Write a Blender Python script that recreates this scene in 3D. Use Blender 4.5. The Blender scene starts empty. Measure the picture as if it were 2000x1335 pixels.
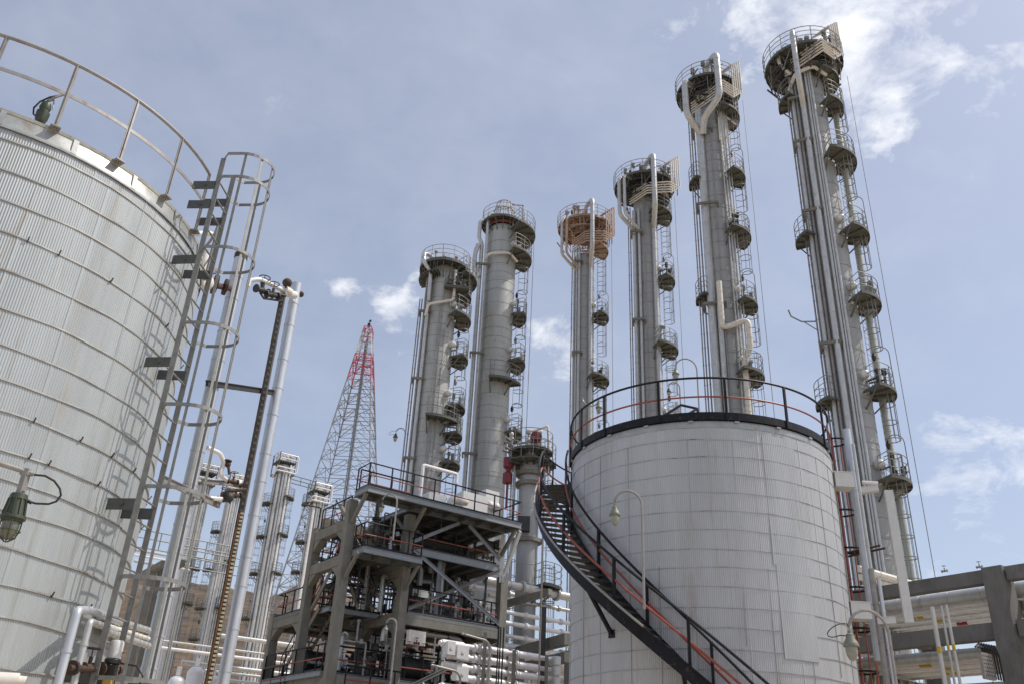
import bpy, math, random
from mathutils import Vector, Matrix
random.seed(7)
R_=math.radians
sc=bpy.context.scene
col=sc.collection
# ------------------------------------------------------------------ camera
F=1700.0
CP=math.atan(F/math.hypot(169.0,3281.5)); TH=math.atan2(169.0,3281.5)
O=Vector((0,0,1.7))
_r0=Vector((1,0,0)); _u0=Vector((0,-math.sin(CP),math.cos(CP))); W=Vector((0,math.cos(CP),math.sin(CP)))
CR=_r0*math.cos(TH)+_u0*math.sin(TH); CU=_u0*math.cos(TH)-_r0*math.sin(TH)
cam=bpy.data.cameras.new('camera'); camo=bpy.data.objects.new('camera',cam); col.objects.link(camo)
m=Matrix((CR,CU,-W)).transposed().to_4x4(); m.translation=O; camo.matrix_world=m
cam.sensor_width=36; cam.lens=F/2000*36; cam.clip_end=6000; cam.clip_start=.1
sc.camera=camo
def ray(X,Y): return W+CR*((X-1000)/F)-CU*((Y-667.5)/F)
def at(X,Y,D):
    d=ray(X,Y); return O+d*(D/math.hypot(d.x,d.y))
def atz(X,Y,z):
    d=ray(X,Y); return O+d*((z-O.z)/d.z)
def V(x,y=0,z=0): return Vector((x,y,z))
Z=V(0,0,1)
AA=V(math.sin(R_(55)),math.cos(R_(55))); BB=V(math.sin(R_(-35)),math.cos(R_(-35)))   # the two plant axes
# ------------------------------------------------------------------ materials
def mat(name,c,rough=.5,metal=0.,var=.12,scale=3.,stretch=(1,1,1),c2=None,c2cov=.0,c2scale=2.,bump=0.,bscale=20.,spec=.5,streak=None):
    m=bpy.data.materials.new(name); m.use_nodes=True; nt=m.node_tree; N=nt.nodes; L=nt.links
    b=N['Principled BSDF']; b.inputs['Roughness'].default_value=rough; b.inputs['Metallic'].default_value=metal
    b.inputs['Specular IOR Level'].default_value=spec
    tc=N.new('ShaderNodeTexCoord'); mp=N.new('ShaderNodeMapping'); mp.inputs['Scale'].default_value=stretch
    L.new(tc.outputs['Object'],mp.inputs['Vector'])
    no=N.new('ShaderNodeTexNoise'); no.inputs['Scale'].default_value=scale; no.inputs['Detail'].default_value=6; no.inputs['Roughness'].default_value=.65
    L.new(mp.outputs[0],no.inputs['Vector'])
    rp=N.new('ShaderNodeValToRGB'); e=rp.color_ramp.elements
    e[0].position=.3; e[1].position=.7
    e[0].color=[max(0,x*(1-var)) for x in c]+[1]; e[1].color=[min(1,x*(1+var)) for x in c]+[1]
    L.new(no.outputs['Fac'],rp.inputs['Fac']); out=rp.outputs['Color']
    if c2:
        n2=N.new('ShaderNodeTexNoise'); n2.inputs['Scale'].default_value=c2scale; n2.inputs['Detail'].default_value=8; n2.inputs['Roughness'].default_value=.7
        L.new(mp.outputs[0],n2.inputs['Vector'])
        mr=N.new('ShaderNodeMapRange'); mr.inputs['From Min'].default_value=.62-c2cov*.5; mr.inputs['From Max'].default_value=.78-c2cov*.5
        L.new(n2.outputs['Fac'],mr.inputs['Value'])
        mx=N.new('ShaderNodeMixRGB'); mx.inputs['Color2'].default_value=list(c2)+[1]
        L.new(mr.outputs[0],mx.inputs['Fac']); L.new(out,mx.inputs['Color1']); out=mx.outputs['Color']
    if streak:
        m2_=N.new('ShaderNodeMapping'); m2_.inputs['Scale'].default_value=(5,5,.22); L.new(tc.outputs['Object'],m2_.inputs['Vector'])
        n4=N.new('ShaderNodeTexNoise'); n4.inputs['Scale'].default_value=1.6; n4.inputs['Detail'].default_value=5; n4.inputs['Roughness'].default_value=.75; L.new(m2_.outputs[0],n4.inputs['Vector'])
        r4=N.new('ShaderNodeMapRange'); r4.inputs['From Min'].default_value=.56; r4.inputs['From Max'].default_value=.78; r4.inputs['To Max'].default_value=streak[3]; L.new(n4.outputs['Fac'],r4.inputs['Value'])
        x4=N.new('ShaderNodeMixRGB'); x4.inputs['Color2'].default_value=list(streak[:3])+[1]; L.new(r4.outputs[0],x4.inputs['Fac']); L.new(out,x4.inputs['Color1']); out=x4.outputs['Color']
    L.new(out,b.inputs['Base Color'])
    if bump>=.35:
        bv=N.new('ShaderNodeBevel'); bv.inputs['Radius'].default_value=.025; bv.samples=3
    if bump:
        n3=N.new('ShaderNodeTexNoise'); n3.inputs['Scale'].default_value=bscale; n3.inputs['Detail'].default_value=4
        L.new(mp.outputs[0],n3.inputs['Vector'])
        bp=N.new('ShaderNodeBump'); bp.inputs['Strength'].default_value=bump; bp.inputs['Distance'].default_value=.02
        L.new(n3.outputs['Fac'],bp.inputs['Height'])
        if bump>=.35 and bump<.5: L.new(bv.outputs[0],bp.inputs['Normal'])
        L.new(bp.outputs[0],b.inputs['Normal'])
    return m
M={}
M['clad']=mat('aluminium_cladding',(.405,.43,.43),.45,.35,.13,1.2,(1.6,1.6,.22),(.37,.345,.30),.10,2.2,streak=(.24,.215,.17,.75))
M['clad2']=mat('weathered_cladding',(.455,.463,.472),.5,.22,.10,1.0,(1.6,1.6,.25),(.34,.30,.25),.10,1.2,streak=(.32,.275,.21,.75))
M['flash']=mat('flashing_sheet',(.36,.37,.36),.42,.35,.18,4,(1,1,1),(.25,.22,.18),.12,3,.15,6)
M['concrete_rim']=mat('rim_mortar',(.36,.36,.31),.85,0,.2,6,(1,1,1),(.22,.21,.18),.2,4)
M['shell']=mat('tower_cladding',(.36,.36,.35),.5,.25,.09,1.6,(1.5,1.5,.3),(.22,.20,.175),.05,2.0,streak=(.22,.195,.16,.35))
M['shellw']=mat('tower_cladding_light',(.40,.405,.385),.5,.25,.10,1.6,(1.5,1.5,.3),(.22,.20,.165),.06,2.0,streak=(.22,.20,.155,.45))
M['pipe']=mat('insulated_pipe',(.52,.52,.505),.38,.4,.14,5,(1,1,.4),(.29,.25,.2),.05,4)
M['tanpipe']=mat('cream_pipe',(.67,.63,.56),.55,.05,.14,5,(1,1,1),(.32,.22,.12),.08,4)
M['rustpipe']=mat('red_oxide_dusted_pipe',(.45,.33,.26),.6,.05,.2,4,(1,1,1),(.28,.14,.09),.18,3)
M['white']=mat('white_jacketed_pipe',(.74,.72,.71),.4,.1,.1,5,(1,1,1),(.42,.38,.34),.02,4)
M['silver']=mat('silver_pipe_jacket',(.55,.57,.60),.36,.45,.12,4,(1,1,.5),(.34,.32,.30),.04,3)
M['galv']=mat('galvanised_steel',(.25,.25,.235),.55,.35,.2,9,(1,1,1),(.15,.13,.115),.1,5)
M['galvp']=mat('galvanised_rail',(.30,.285,.27),.5,.3,.2,7,(1,1,1),(.23,.14,.115),.14,5)
M['bracket']=mat('dark_bracket',(.10,.105,.10),.6,.3,.2,8)
M['grate']=mat('grating_steel',(.11,.113,.10),.7,.2,.3,7,(1,1,1),(.19,.17,.14),.1,3)
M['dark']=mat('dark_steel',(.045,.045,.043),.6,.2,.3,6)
M['black']=mat('black_paint',(.010,.010,.013),.5,.0,.3,6,(1,1,1),(.085,.07,.062),.10,9,spec=.25)
M['red']=mat('red_oxide_rail',(.27,.062,.042),.5,0,.22,6,(1,1,1),(.14,.05,.04),.1,5)
M['redbright']=mat('signal_red_paint',(.28,.018,.028),.45,0,.15,5)
M['mastred']=mat('mast_red_paint',(.42,.07,.085),.5,0,.15,5)
M['mastwhite']=mat('mast_grey_paint',(.21,.215,.225),.5,.2,.15,2)
M['mastpale']=mat('mast_white_paint',(.5,.5,.5),.5)
M['concrete']=mat('cast_concrete',(.20,.192,.165),.85,0,.18,2.2,(1,1,.6),(.16,.148,.122),.18,1.6,.4,14,.3,streak=(.12,.112,.095,.6))
M['concreted']=mat('grey_concrete',(.17,.167,.158),.85,0,.18,2.2,(1,1,.6),(.12,.12,.115),.2,1.6,.4,14,.3,streak=(.10,.10,.095,.6))
M['bluesteel']=mat('blue_grey_channel',(.24,.26,.28),.55,.15,.15,3,(1,1,1),(.15,.14,.13),.08,3)
M['rust']=mat('rusty_iron',(.075,.043,.03),.8,.1,.4,12,(1,1,1),(.04,.03,.027),.25,6,.3,20)
M['rusto']=mat('orange_rust',(.26,.12,.05),.85,0,.35,10,(1,1,1),(.09,.05,.03),.2,5)
M['gauge']=mat('gauge_scale_ivory',(.50,.45,.33),.6,0,.2,8,(1,1,1),(.25,.14,.07),.15,5)
M['olive']=mat('olive_lamp_paint',(.05,.06,.036),.45,.1,.2,10)
M['lampgreen']=mat('grey_green_lamp_shade',(.20,.215,.165),.5,.05,.25,12,(1,1,1),(.16,.15,.1),.15,8)
M['glass']=mat('dusty_lamp_glass',(.27,.28,.235),.15,0,.2,10)
M['rubber']=mat('black_rubber',(.012,.012,.012),.6,0,.2,8)
M['yellow']=mat('yellow_paint',(.48,.32,.03),.5,0,.15,8)
M['box']=mat('pale_enclosure',(.62,.62,.60),.45,.05,.08,4,(1,1,1),(.4,.37,.33),.04,3)
M['tan']=mat('tan_oxide_coat',(.36,.25,.19),.65,.05,.2,3,(1,1,1),(.25,.14,.09),.15,2)
# ------------------------------------------------------------------ mesh builder
class MB:
    def __init__(s): s.v=[]; s.f=[]
    def add(s,vs,fs):
        n=len(s.v); s.v+=[tuple(x) for x in vs]; s.f+=[tuple(i+n for i in f) for f in fs]; return s
    def bx(s,c,sz,x=None,y=None,z=None):
        x=(x or V(1,0,0)); y=(y or V(0,1,0)); z=(z or Z); c=Vector(c)
        vs=[c+x*(i*sz[0]/2)+y*(j*sz[1]/2)+z*(k*sz[2]/2) for i in(-1,1) for j in(-1,1) for k in(-1,1)]
        return s.add(vs,[(0,1,3,2),(4,6,7,5),(0,4,5,1),(2,3,7,6),(0,2,6,4),(1,5,7,3)])
    def bar(s,p,q,w,h,up=None):
        p=Vector(p);q=Vector(q); d=(q-p); L=d.length
        if L<1e-6: return s
        d/=L; up=up or (Z if abs(d.z)<.95 else V(0,1,0))
        y=up.cross(d).normalized(); z=d.cross(y)
        return s.bx((p+q)/2,(L,w,h),d,y,z)
    def tube(s,pts,r,n=8,closed=False,caps=True):
        pts=[Vector(p) for p in pts]; K=len(pts)
        rr=r if isinstance(r,(list,tuple)) else [r]*K
        T=[]
        for i in range(K):
            a=pts[(i-1)%K] if (closed or i>0) else pts[i]; b=pts[(i+1)%K] if (closed or i<K-1) else pts[i]
            t=(b-a); T.append(t.normalized() if t.length>1e-9 else Z)
        u=T[0].orthogonal().normalized(); vs=[];fs=[]
        for i in range(K):
            t=T[i]; u=(u-t*u.dot(t)); u=u.normalized() if u.length>1e-6 else t.orthogonal().normalized()
            w=t.cross(u)
            for k in range(n):
                a=2*math.pi*k/n; vs.append(pts[i]+(u*math.cos(a)+w*math.sin(a))*rr[i])
        for i in range(K if closed else K-1):
            j=(i+1)%K
            for k in range(n):
                fs.append((i*n+k,i*n+(k+1)%n,j*n+(k+1)%n,j*n+k))
        if caps and not closed: fs+= [tuple(range(n-1,-1,-1)),tuple((K-1)*n+k for k in range(n))]
        return s.add(vs,fs)
    def pipe(s,pts,r,bend=None,n=12,seam=0,lip=.012):
        pts=[Vector(p) for p in pts]; bend=bend or r*2.2
        out=[pts[0]]
        for i in range(1,len(pts)-1):
            a,b,c=pts[i-1],pts[i],pts[i+1]; d1=(a-b);d2=(c-b); l=min(bend,d1.length*.49,d2.length*.49)
            p=b+d1.normalized()*l;q=b+d2.normalized()*l
            for k in range(6):
                t=k/5; out.append(p*(1-t)**2+b*2*t*(1-t)+q*t*t)
        out.append(pts[-1]); s.tube(out,r,n)
        if seam:
            for i in range(len(pts)-1):
                a,b=pts[i],pts[i+1]; L=(b-a).length; k=int(L/seam)
                for j in range(1,k+1):
                    c=a.lerp(b,(j-.35+.12*math.sin(j*2.3))/ (k+.3) if k else .5); d=(b-a).normalized()
                    s.tube([c-d*.018,c+d*.018],r+lip,n)
        return s
    def lathe(s,prof,c,n=24,a0=0,a1=360):
        c=Vector(c); full=abs(a1-a0)>=359.9; m=n if full else n+1; vs=[];fs=[]
        for (r,z) in prof:
            for k in range(m):
                a=R_(a0+(a1-a0)*k/n); vs.append(c+V(r*math.cos(a),r*math.sin(a),z))
        for i in range(len(prof)-1):
            for k in range(n):
                j=(k+1)%m; fs.append((i*m+k,i*m+j,(i+1)*m+j,(i+1)*m+k))
        return s.add(vs,fs)
    def sector(s,c,r0,r1,a0,a1,th,n=16):
        full=abs(a1-a0)>=359.9
        s.lathe([(r0,0),(r1,0),(r1,th),(r0,th),(r0,0)],c,n,a0,a1)
        if not full:
            c=Vector(c)
            for a in(a0,a1):
                d=V(math.cos(R_(a)),math.sin(R_(a))); s.add([c+d*r0,c+d*r1,c+d*r1+Z*th,c+d*r0+Z*th],[(0,1,2,3)])
        return s
    def ball(s,c,r,n=10,sq=1.):
        return s.lathe([(r*math.sin(math.pi*i/8)+1e-4,-r*sq*math.cos(math.pi*i/8)) for i in range(9)],c,n)
    def disc(s,c,d,r,th,n=12):
        c=Vector(c); d=Vector(d).normalized(); return s.tube([c-d*th/2,c+d*th/2],r,n)
def origin(o):
    while o.parent: o=o.parent
    return o.location
def obj(name,mb,mt,parent=None,smooth=True,label=None):
    me=bpy.data.meshes.new(name); off=origin(parent) if parent else V(0)
    me.from_pydata([(x-off.x,y-off.y,z-off.z) for x,y,z in mb.v],[],mb.f); me.update()
    if smooth:
        me.polygons.foreach_set('use_smooth',[True]*len(me.polygons)); me.set_sharp_from_angle(angle=R_(38))
    o=bpy.data.objects.new(name,me); col.objects.link(o); me.materials.append(M[mt] if isinstance(mt,str) else mt)
    if parent: o.parent=parent
    if label: o['label']=label
    return o
def thing(name,label,cat,loc,group=None):
    o=bpy.data.objects.new(name,None); o.empty_display_size=.3; o.location=loc; col.objects.link(o); o['label']=label; o['category']=cat
    if group:o['group']=group
    return o
def tag(o,label,cat,group=None):
    o['label']=label;o['category']=cat
    if group:o['group']=group
    return o
def one(name,mb,mt,label,cat,group=None):
    o=obj(name,mb,mt); vs=mb.v; c=V(sum(v[0] for v in vs)/len(vs),sum(v[1] for v in vs)/len(vs),min(v[2] for v in vs))
    o.data.transform(Matrix.Translation(-c)); o.location=c
    return tag(o,label,cat,group)
def arc(c,r,a0,a1,z,n=24):
    c=Vector(c); return [V(c.x+r*math.cos(R_(a0+(a1-a0)*i/n)),c.y+r*math.sin(R_(a0+(a1-a0)*i/n)),z) for i in range(n+1)]
def along(pts,step):
    pts=[Vector(p) for p in pts]; out=[pts[0]]; acc=0
    for a,b in zip(pts,pts[1:]):
        L=(b-a).length; t=step-acc
        while t<L+1e-6: out.append(a.lerp(b,t/L)); t+=step
        acc=(L-(t-step))
    if (out[-1]-pts[-1]).length>step*.4: out.append(pts[-1])
    return out
def rail(pts,parent,mt='galv',mid=None,h=1.1,r=.022,step=1.1,toe=None,split=False,n=6,mids=(.55,)):
    """guard rail over a deck-level polyline; top rail, mid rail, posts"""
    mid=mid or mt; t=MB(); t.tube([p+Z*h for p in pts],r,n)
    g=obj('guard_rail',t,mt,parent)
    q=MB()
    for mm in mids: q.tube([p+Z*mm for p in pts],r*.85,n)
    pm=MB(); sol=(mid!=mt or split) and parent.parent is None
    for p in along(pts,step):
        if sol: o_=MB(); o_.tube([p,p+Z*h],r,n); obj('rail_post',o_,mt,g)
        else: pm.tube([p,p+Z*h],r,n)
    if mid!=mt or split:
        if parent.parent is None: obj('mid_rail',q,mid,g)
        else: g2=g; obj('mid_rail',q,mid,parent); obj('rail_posts',pm,mt,parent)
    else:
        for mbx in(q,pm):
            pass
        a=MB(); a.add(t.v,t.f); a.add(q.v,q.f); a.add(pm.v,pm.f)
        bpy.data.objects.remove(g); g=obj('guard_rail',a,mt,parent)
    if toe:
        k=MB()
        for a,b in zip(pts,pts[1:]): k.bar(a+Z*toe/2,b+Z*toe/2,.012,toe)
        obj('toe_board',k,mt,g if parent.parent is None else parent)
    return g
def cage_ladder(base,n_,z0,z1,parent,mt='galv',cz0=None,cz1=None,w=.42,cr=.37,hoop=.9,r=.022,step=.3,nb=5):
    """vertical ladder at base(x,y) facing n_, cage outward"""
    n_=Vector(n_).normalized(); s=V(-n_.y,n_.x); b=V(base[0],base[1])
    q=MB()
    for e in(-1,1): q.bar(b+s*e*w/2+Z*z0,b+s*e*w/2+Z*z1,.05,.014,n_)
    z=z0+.2
    while z<z1: q.tube([b-s*w/2+Z*z,b+s*w/2+Z*z],.011,5); z+=step
    lad=obj('ladder',q,mt,parent)
    if cz0 is not None:
        k=MB(); H=max(1,round((cz1-cz0)/hoop))
        def P(t,z):   # t 0..1 around the hoop
            a=R_(-90+180*t); return b+n_*(.34+cr*math.cos(a))+s*(cr*math.sin(a))+Z*z
        for i in range(H+1):
            z=cz0+(cz1-cz0)*i/H
            k.tube([b-s*w/2+Z*z]+[P(t/8,z) for t in range(9)]+[b+s*w/2+Z*z],r,5)
        for t in range(nb): k.tube([P((t+.5)/nb if nb>1 else .5,cz0),P((t+.5)/nb,cz1)],r*.7,4)
        obj('safety_cage',k,mt,lad if parent.parent is None else parent)
    return lad
def lamp_head(p,s=1.,kind='big'):
    """hanging well-glass lamp: returns dict of MBs, hanging with its top at p"""
    d={}
    h=MB(); h.lathe([(.001,0),(.035*s,0),(.04*s,-.05*s),(.07*s,-.07*s),(.075*s,-.13*s),(.13*s,-.22*s),(.145*s,-.27*s),(.14*s,-.29*s),(.09*s,-.29*s)],p,14); d['lamp_housing']=h
    g=MB(); g.lathe([(.105*s,-.28*s),(.11*s,-.36*s),(.095*s,-.45*s),(.06*s,-.52*s),(.001,-.545*s)],p,14); d['lamp_glass']=g
    return d
def goose(base,top,side,parent,s=1.,r=.025,mt='galvp',drop=.08,hm='lampgreen',back=.5,cable=True,rise=None):
    """gooseneck: pole from base up to z=top then an arch of span `back` in direction side; lamp under the end"""
    side=Vector(side).normalized(); base=Vector(base); rise=rise or back*.5
    pts=[base,V(base.x,base.y,top-rise)]
    for i in range(1,9):
        a=math.pi*i/8*.92; pts.append(V(base.x,base.y,top-rise)+side*(back/2*(1-math.cos(a)))+Z*(rise*math.sin(a)))
    q=MB(); q.tube(pts,r,7); obj('pole',q,mt,parent)
    e=pts[-1]; p=e-Z*drop
    lh=lamp_head(p,s); lh['lamp_housing'].tube([e,p],.012*s,5)
    o=obj('lamp_housing',lh['lamp_housing'],hm,parent)
    obj('lamp_glass',lh['lamp_glass'],'glass',o if parent.parent is None else parent)
    if cable:
        k=MB(); k.tube([e+side*s*(.21-.21*math.cos(t*.44))+Z*s*(.1*math.sin(t*.44)-.085*(1-math.cos(t*.44))) for t in range(12)]+[p-Z*.1*s+side*.05*s],.008*s+.002,5); obj('cable',k,'rubber',parent)
def valve(c,d,s,parent=None,mt='rust',wheel=True,up=None):
    """flanged gate valve mesh about c, pipe direction d"""
    d=Vector(d).normalized(); up=up or Z; q=MB() if parent is None or not isinstance(parent,MB) else parent
    c=Vector(c)
    q.tube([c-d*.28*s,c-d*.1*s,c,c+d*.1*s,c+d*.28*s],[.07*s,.09*s,.13*s,.09*s,.07*s],10)
    for e in(-.28,.28): q.disc(c+d*e*s,d,.15*s,.05*s)
    q.tube([c,c+up*.3*s],.06*s,8); q.tube([c+up*.3*s,c+up*.55*s],.02*s,6)
    if wheel:
        ax=up; u=ax.orthogonal().normalized(); w=ax.cross(u)
        q.tube([c+up*.52*s+(u*math.cos(t*.5236)+w*math.sin(t*.5236))*.19*s for t in range(12)],.02*s,5,True)
        for t in(0,2.09,4.19): q.tube([c+up*.52*s,c+up*.52*s+(u*math.cos(t)+w*math.sin(t))*.19*s],.012*s,4)
    return q
# ------------------------------------------------------------------ tanks
def cylhit(X,Y,c,r):
    d=ray(X,Y); h=V(d.x,d.y); o=V(O.x-c[0],O.y-c[1]); A=h.dot(h);B=2*o.dot(h);C=o.dot(o)-r*r
    D=B*B-4*A*C
    t=(-B-math.sqrt(max(0,D)))/(2*A); p=O+d*t
    return math.degrees(math.atan2(p.y-c[1],p.x-c[0])),p.z
def corrugated(c,r,z0,z1,pitch,amp,a0=0,a1=360,seam=26,rows=8,k=6,wob=0):
    ribs=int(r*R_(a1-a0)/pitch); n=ribs*k; full=abs(a1-a0)>359; mb=MB(); vs=[];fs=[]; m=n if full else n+1
    for i in range(rows+1):
        z=z0+(z1-z0)*i/rows
        for j in range(m):
            a=R_(a0+(a1-a0)*j/n); rib=j//k; t=(j%k)/k
            rr=r+.005*math.sin((rib//seam)*37.7+(i//2)*11.3)+amp*math.sin(2*math.pi*t)+(amp*1.2 if (rib+7*(i//3))%seam==0 else 0)+wob*math.sin(a*23+i*1.9)*math.sin(a*7.3+i)
            vs.append((c[0]+rr*math.cos(a),c[1]+rr*math.sin(a),z))
    for i in range(rows):
        for j in range(n):
            q=(j+1)%m; fs.append((i*m+j,i*m+q,(i+1)*m+q,(i+1)*m+j))
    return mb.add(vs,fs)
def band(c,r,z,h,a0,a1,jit,n=90):
    mb=MB(); vs=[];fs=[]
    for i in range(n+1):
        a=a0+(a1-a0)*i/n; zz=z+jit*math.sin(a*.11+z*9)+jit*.6*math.sin(a*.31+z*5)
        d=V(math.cos(R_(a)),math.sin(R_(a)))
        for rr,dz in((r,-h/2),(r+.014,-h/2),(r+.014,h/2),(r,h/2)): vs.append(V(c[0],c[1],zz+dz)+d*rr)
    for i in range(n):
        for k in range(4): fs.append((i*4+k,i*4+(k+1)%4,i*4+4+(k+1)%4,i*4+4+k))
    return mb.add(vs,fs)
# --- the big tank close on the left
CL=V(-8.26,11.62); RL=3.15; HL=9.30
T=thing('storage_tank','large ribbed storage tank at the left edge, grey rim rail and caged ladder','storage tank',CL)
obj('shell',corrugated(CL,RL,0,HL-.27,.032,.0034,rows=9,wob=.004),'clad',T)
mb=MB(); mb.lathe([(RL+.03,HL-.29),(RL+.035,HL-.25),(RL+.012,HL-.2),(RL-.01,HL-.03),(RL-.04,HL-.015)],CL,120); 
fl=obj('rim_flashing',mb,'flash',T)
for k in range(22):
    a=R_(k*16.36+4); d=V(math.cos(a),math.sin(a)); mb=MB(); mb.bar(CL+d*(RL+.03)+Z*(HL-.26),CL+d*(RL+.002)+Z*(HL-.02),.07,.012,d); obj('flashing_strap',mb,'flash',fl)
mb=MB(); mb.lathe([(RL-.035,HL-.06),(RL+.0,HL-.04),(RL+.005,HL+.005),(RL-.06,HL+.02),(.01,HL+.5)],CL,90); obj('roof',mb,'concrete_rim',T)
zb=[cylhit(0,y,CL,RL)[1] for y in (269,330,388,452,524,600,673,738,801,875,933,991,1067,1138,1203)]
M['band']=mat('strapping_band',(.40,.395,.37),.5,.35,.25,6,(1,1,1),(.15,.095,.065),.16,1.5)
M['strap2']=mat('worn_strapping',(.39,.396,.405),.5,.25,.15,5,(1,1,1),(.14,.10,.08),.16,1.6)
M['seam']=mat('sheet_joint',(.38,.388,.40),.5,.25,.1,5)
M['strip']=mat('replaced_cladding_strip',(.42,.43,.435),.45,.28,.1,2,(1,1,.3),streak=(.30,.28,.24,.4))
for z in zb+[zb[-1]-.5*i for i in range(1,6) if zb[-1]-.5*i>.1]:
    obj('strap_band',band(CL,RL+.004,z,.019,0,360,.008,160),'band',T)
random.seed(3)
for z in (zb[3],zb[8],zb[9],zb[13]):
    for k in range(14):
        a=R_(-150+k*14+random.uniform(-6,6)); d=V(math.cos(a),math.sin(a)); p=CL+d*(RL+.02)+Z*z; mb=MB(); mb.bar(p-Z*.025,p+Z*.045+d*.03,.013,.014,d); obj('strap_clip',mb,'rust',T)
# rail with posts where the photograph shows them
pa=sorted(math.degrees(math.atan2(p.y-CL.y,p.x-CL.x)) for p in [atz(X,Y,HL+1.1) for X,Y in((15,78),(153,136),(268,204),(353,273),(404,341))])
last=pa[-1]; st=(pa[-1]-pa[0])/4
allp=[last-st*i for i in range(int((360-24)/st)+1)]
arcp=[CL+V(math.cos(R_(a)),math.sin(R_(a)))*(RL+.06) for a in [last-i*3.1 for i in range(109)]]
q=MB(); q.tube([p+Z*(HL+1.1) for p in arcp],.026,8); g=obj('guard_rail',q,'galvp',T)
q=MB()
for a0,b0 in zip(arcp,arcp[1:]): q.bar(a0+Z*(HL+.56),b0+Z*(HL+.56),.012,.055)
obj('mid_rail',q,'galvp',g)
for a in allp:
    d=V(math.cos(R_(a)),math.sin(R_(a))); p=CL+d*(RL+.06); q=MB(); q.bar(p+Z*(HL-.06),p+Z*(HL+1.09),.055,.012,d)
    q.bar(p+Z*(HL-.06),p+Z*(HL+1.09),.012,.05,d)
    q.bx(p+Z*(HL-.02)-d*.02,(.16,.13,.02),d,V(-d.y,d.x)); obj('rail_post',q,'galvp',g)
# ladder with hoops on its side, facing right
la=-5.; ln=V(math.cos(R_(la)),math.sin(R_(la))); ls=V(-ln.y,ln.x); lb=CL+ln*(RL+.42)
LT=HL+1.15
w=.46
q=MB()
for e in(-1,1):
    p=lb+ls*e*w/2; q.bar(p+Z*.1,p+Z*LT,.06,.014,ls); q.bar(p+Z*.1-ln*.03,p+Z*LT-ln*.03,.012,.04,ln)
lad=obj('caged_ladder',q,'galv',T); z=.4
while z<HL+.95:
    q=MB(); q.tube([lb-ls*w/2+Z*z,lb+ls*w/2+Z*z],.014,6); obj('rung',q,'galv',lad); z+=.3
def hoopP(t,z,cr=.37): 
    a=R_(-90+180*t); return lb+ln*(.36+cr*math.cos(a)*1.0)+ls*(cr*math.sin(a))+Z*z
hz=[LT-.02-o for o in(0,.45,1.75,3.03,4.28,5.43,6.58,7.75,8.8)]
for z in hz:
    q=MB(); pts=[lb-ls*(w/2)+Z*z,lb-ls*.37+ln*.12+Z*z]+[hoopP(t/14,z) for t in range(15)]+[lb+ls*.37+ln*.12+Z*z,lb+ls*w/2+Z*z]
    for a0,b0 in zip(pts,pts[1:]): q.bar(a0,b0,.01,.05,Z)
    obj('cage_hoop',q,'galv',lad)
for t in(.04,.27,.5,.73,.96):
    q=MB(); a0=hoopP(t,hz[-1],.355); b0=hoopP(t,hz[0],.355); dd=(hoopP(t,0,1)-hoopP(t,0,.2)).normalized(); q.bar(a0,b0,.038,.009,dd); obj('cage_bar',q,'galv',lad)
for z in (HL+.62,HL+.25,HL-.75,HL-1.85-.6,HL-4.5,HL-6.6):
    for e in(-1,1):
        p=lb+ls*e*w/2; q=MB(); a=math.atan2((p-CL).y,(p-CL).x); wv=CL+V(math.cos(a),math.sin(a))*(RL-.02)
        s_=wv if z<HL else p-ln*.4
        q.bar(s_+Z*(z+e*.0),p+Z*z,.012,.15,Z); q.disc(s_.lerp(p,.5)+Z*z-ls*.008,ls,.022,.03); obj('wall_bracket',q,'bracket',lad)
# piping that belongs to this tank, low on the right
def P_(X,Y,D): return at(X,Y,D)
# --- the middle tank with the spiral stair
CT=V(5.55,23.85); RT=3.62; HT=10.27
T2=thing('storage_tank','silver corrugated storage tank with black rim rail and spiral stair','storage tank',CT)
obj('shell',corrugated(CT,RT,0,HT-.08,.048,.0042,rows=10,k=6,wob=.006),'clad2',T2)
mb=MB(); mb.lathe([(RT+.012,HT-.2),(RT+.02,HT-.1),(RT+.0,HT-.02),(RT-.05,HT),(.01,HT+.45)],CT,110); obj('roof',mb,'flash',T2)
zz=HT-.52; i=0
f0,_=cylhit(1492,900,CT,RT); f1,_=cylhit(1552,900,CT,RT); fz=cylhit(1560,1288,CT,RT)[1]; fz1=cylhit(1540,1105,CT,RT)[1]; fz2=cylhit(1520,948,CT,RT)[1]
random.seed(5)
while zz>.2:
    obj('strap_band',band(CT,RT+.002,zz,.013,0,360,.008,120),'strap2',T2); zz-=.445+random.uniform(-.02,.02); i+=1
mb=corrugated(CT,RT+.012,fz1,HT-.3,.05,.0025,f0,f1,999,6); vp=obj('cover_panel',mb,'strip',T2)
mb=corrugated(CT,RT+.017,fz,fz1+.03,.05,.0025,f0+1,f1+1.5,999,4); obj('panel_sheet',mb,'strip',vp)
for k in range(26):
    a=R_(k*13.85+5+random.uniform(-2.5,2.5)); d=V(math.cos(a),math.sin(a)); mb=MB(); p=CT+d*(RT+.007)
    zc=HT-.52
    for sgm in range(3):
        n_=random.choice((3,5,7)); za=zc-.445*n_; za=max(za,.1)
        if random.random()<.72: mb=MB(); mb.bar(p+Z*za,p+Z*zc,.012,.010,d); obj('panel_seam',mb,'seam',T2)
        zc=za
        if zc<1: break
for k in range(20):
    a=R_(k*18+3); d=V(math.cos(a),math.sin(a)); mb=MB(); mb.bx(CT+d*(RT+.03)+Z*(HT-.05),(.06,.12,.04),d,V(-d.y,d.x)); obj('rim_clip',mb,'flash',T2)
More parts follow.
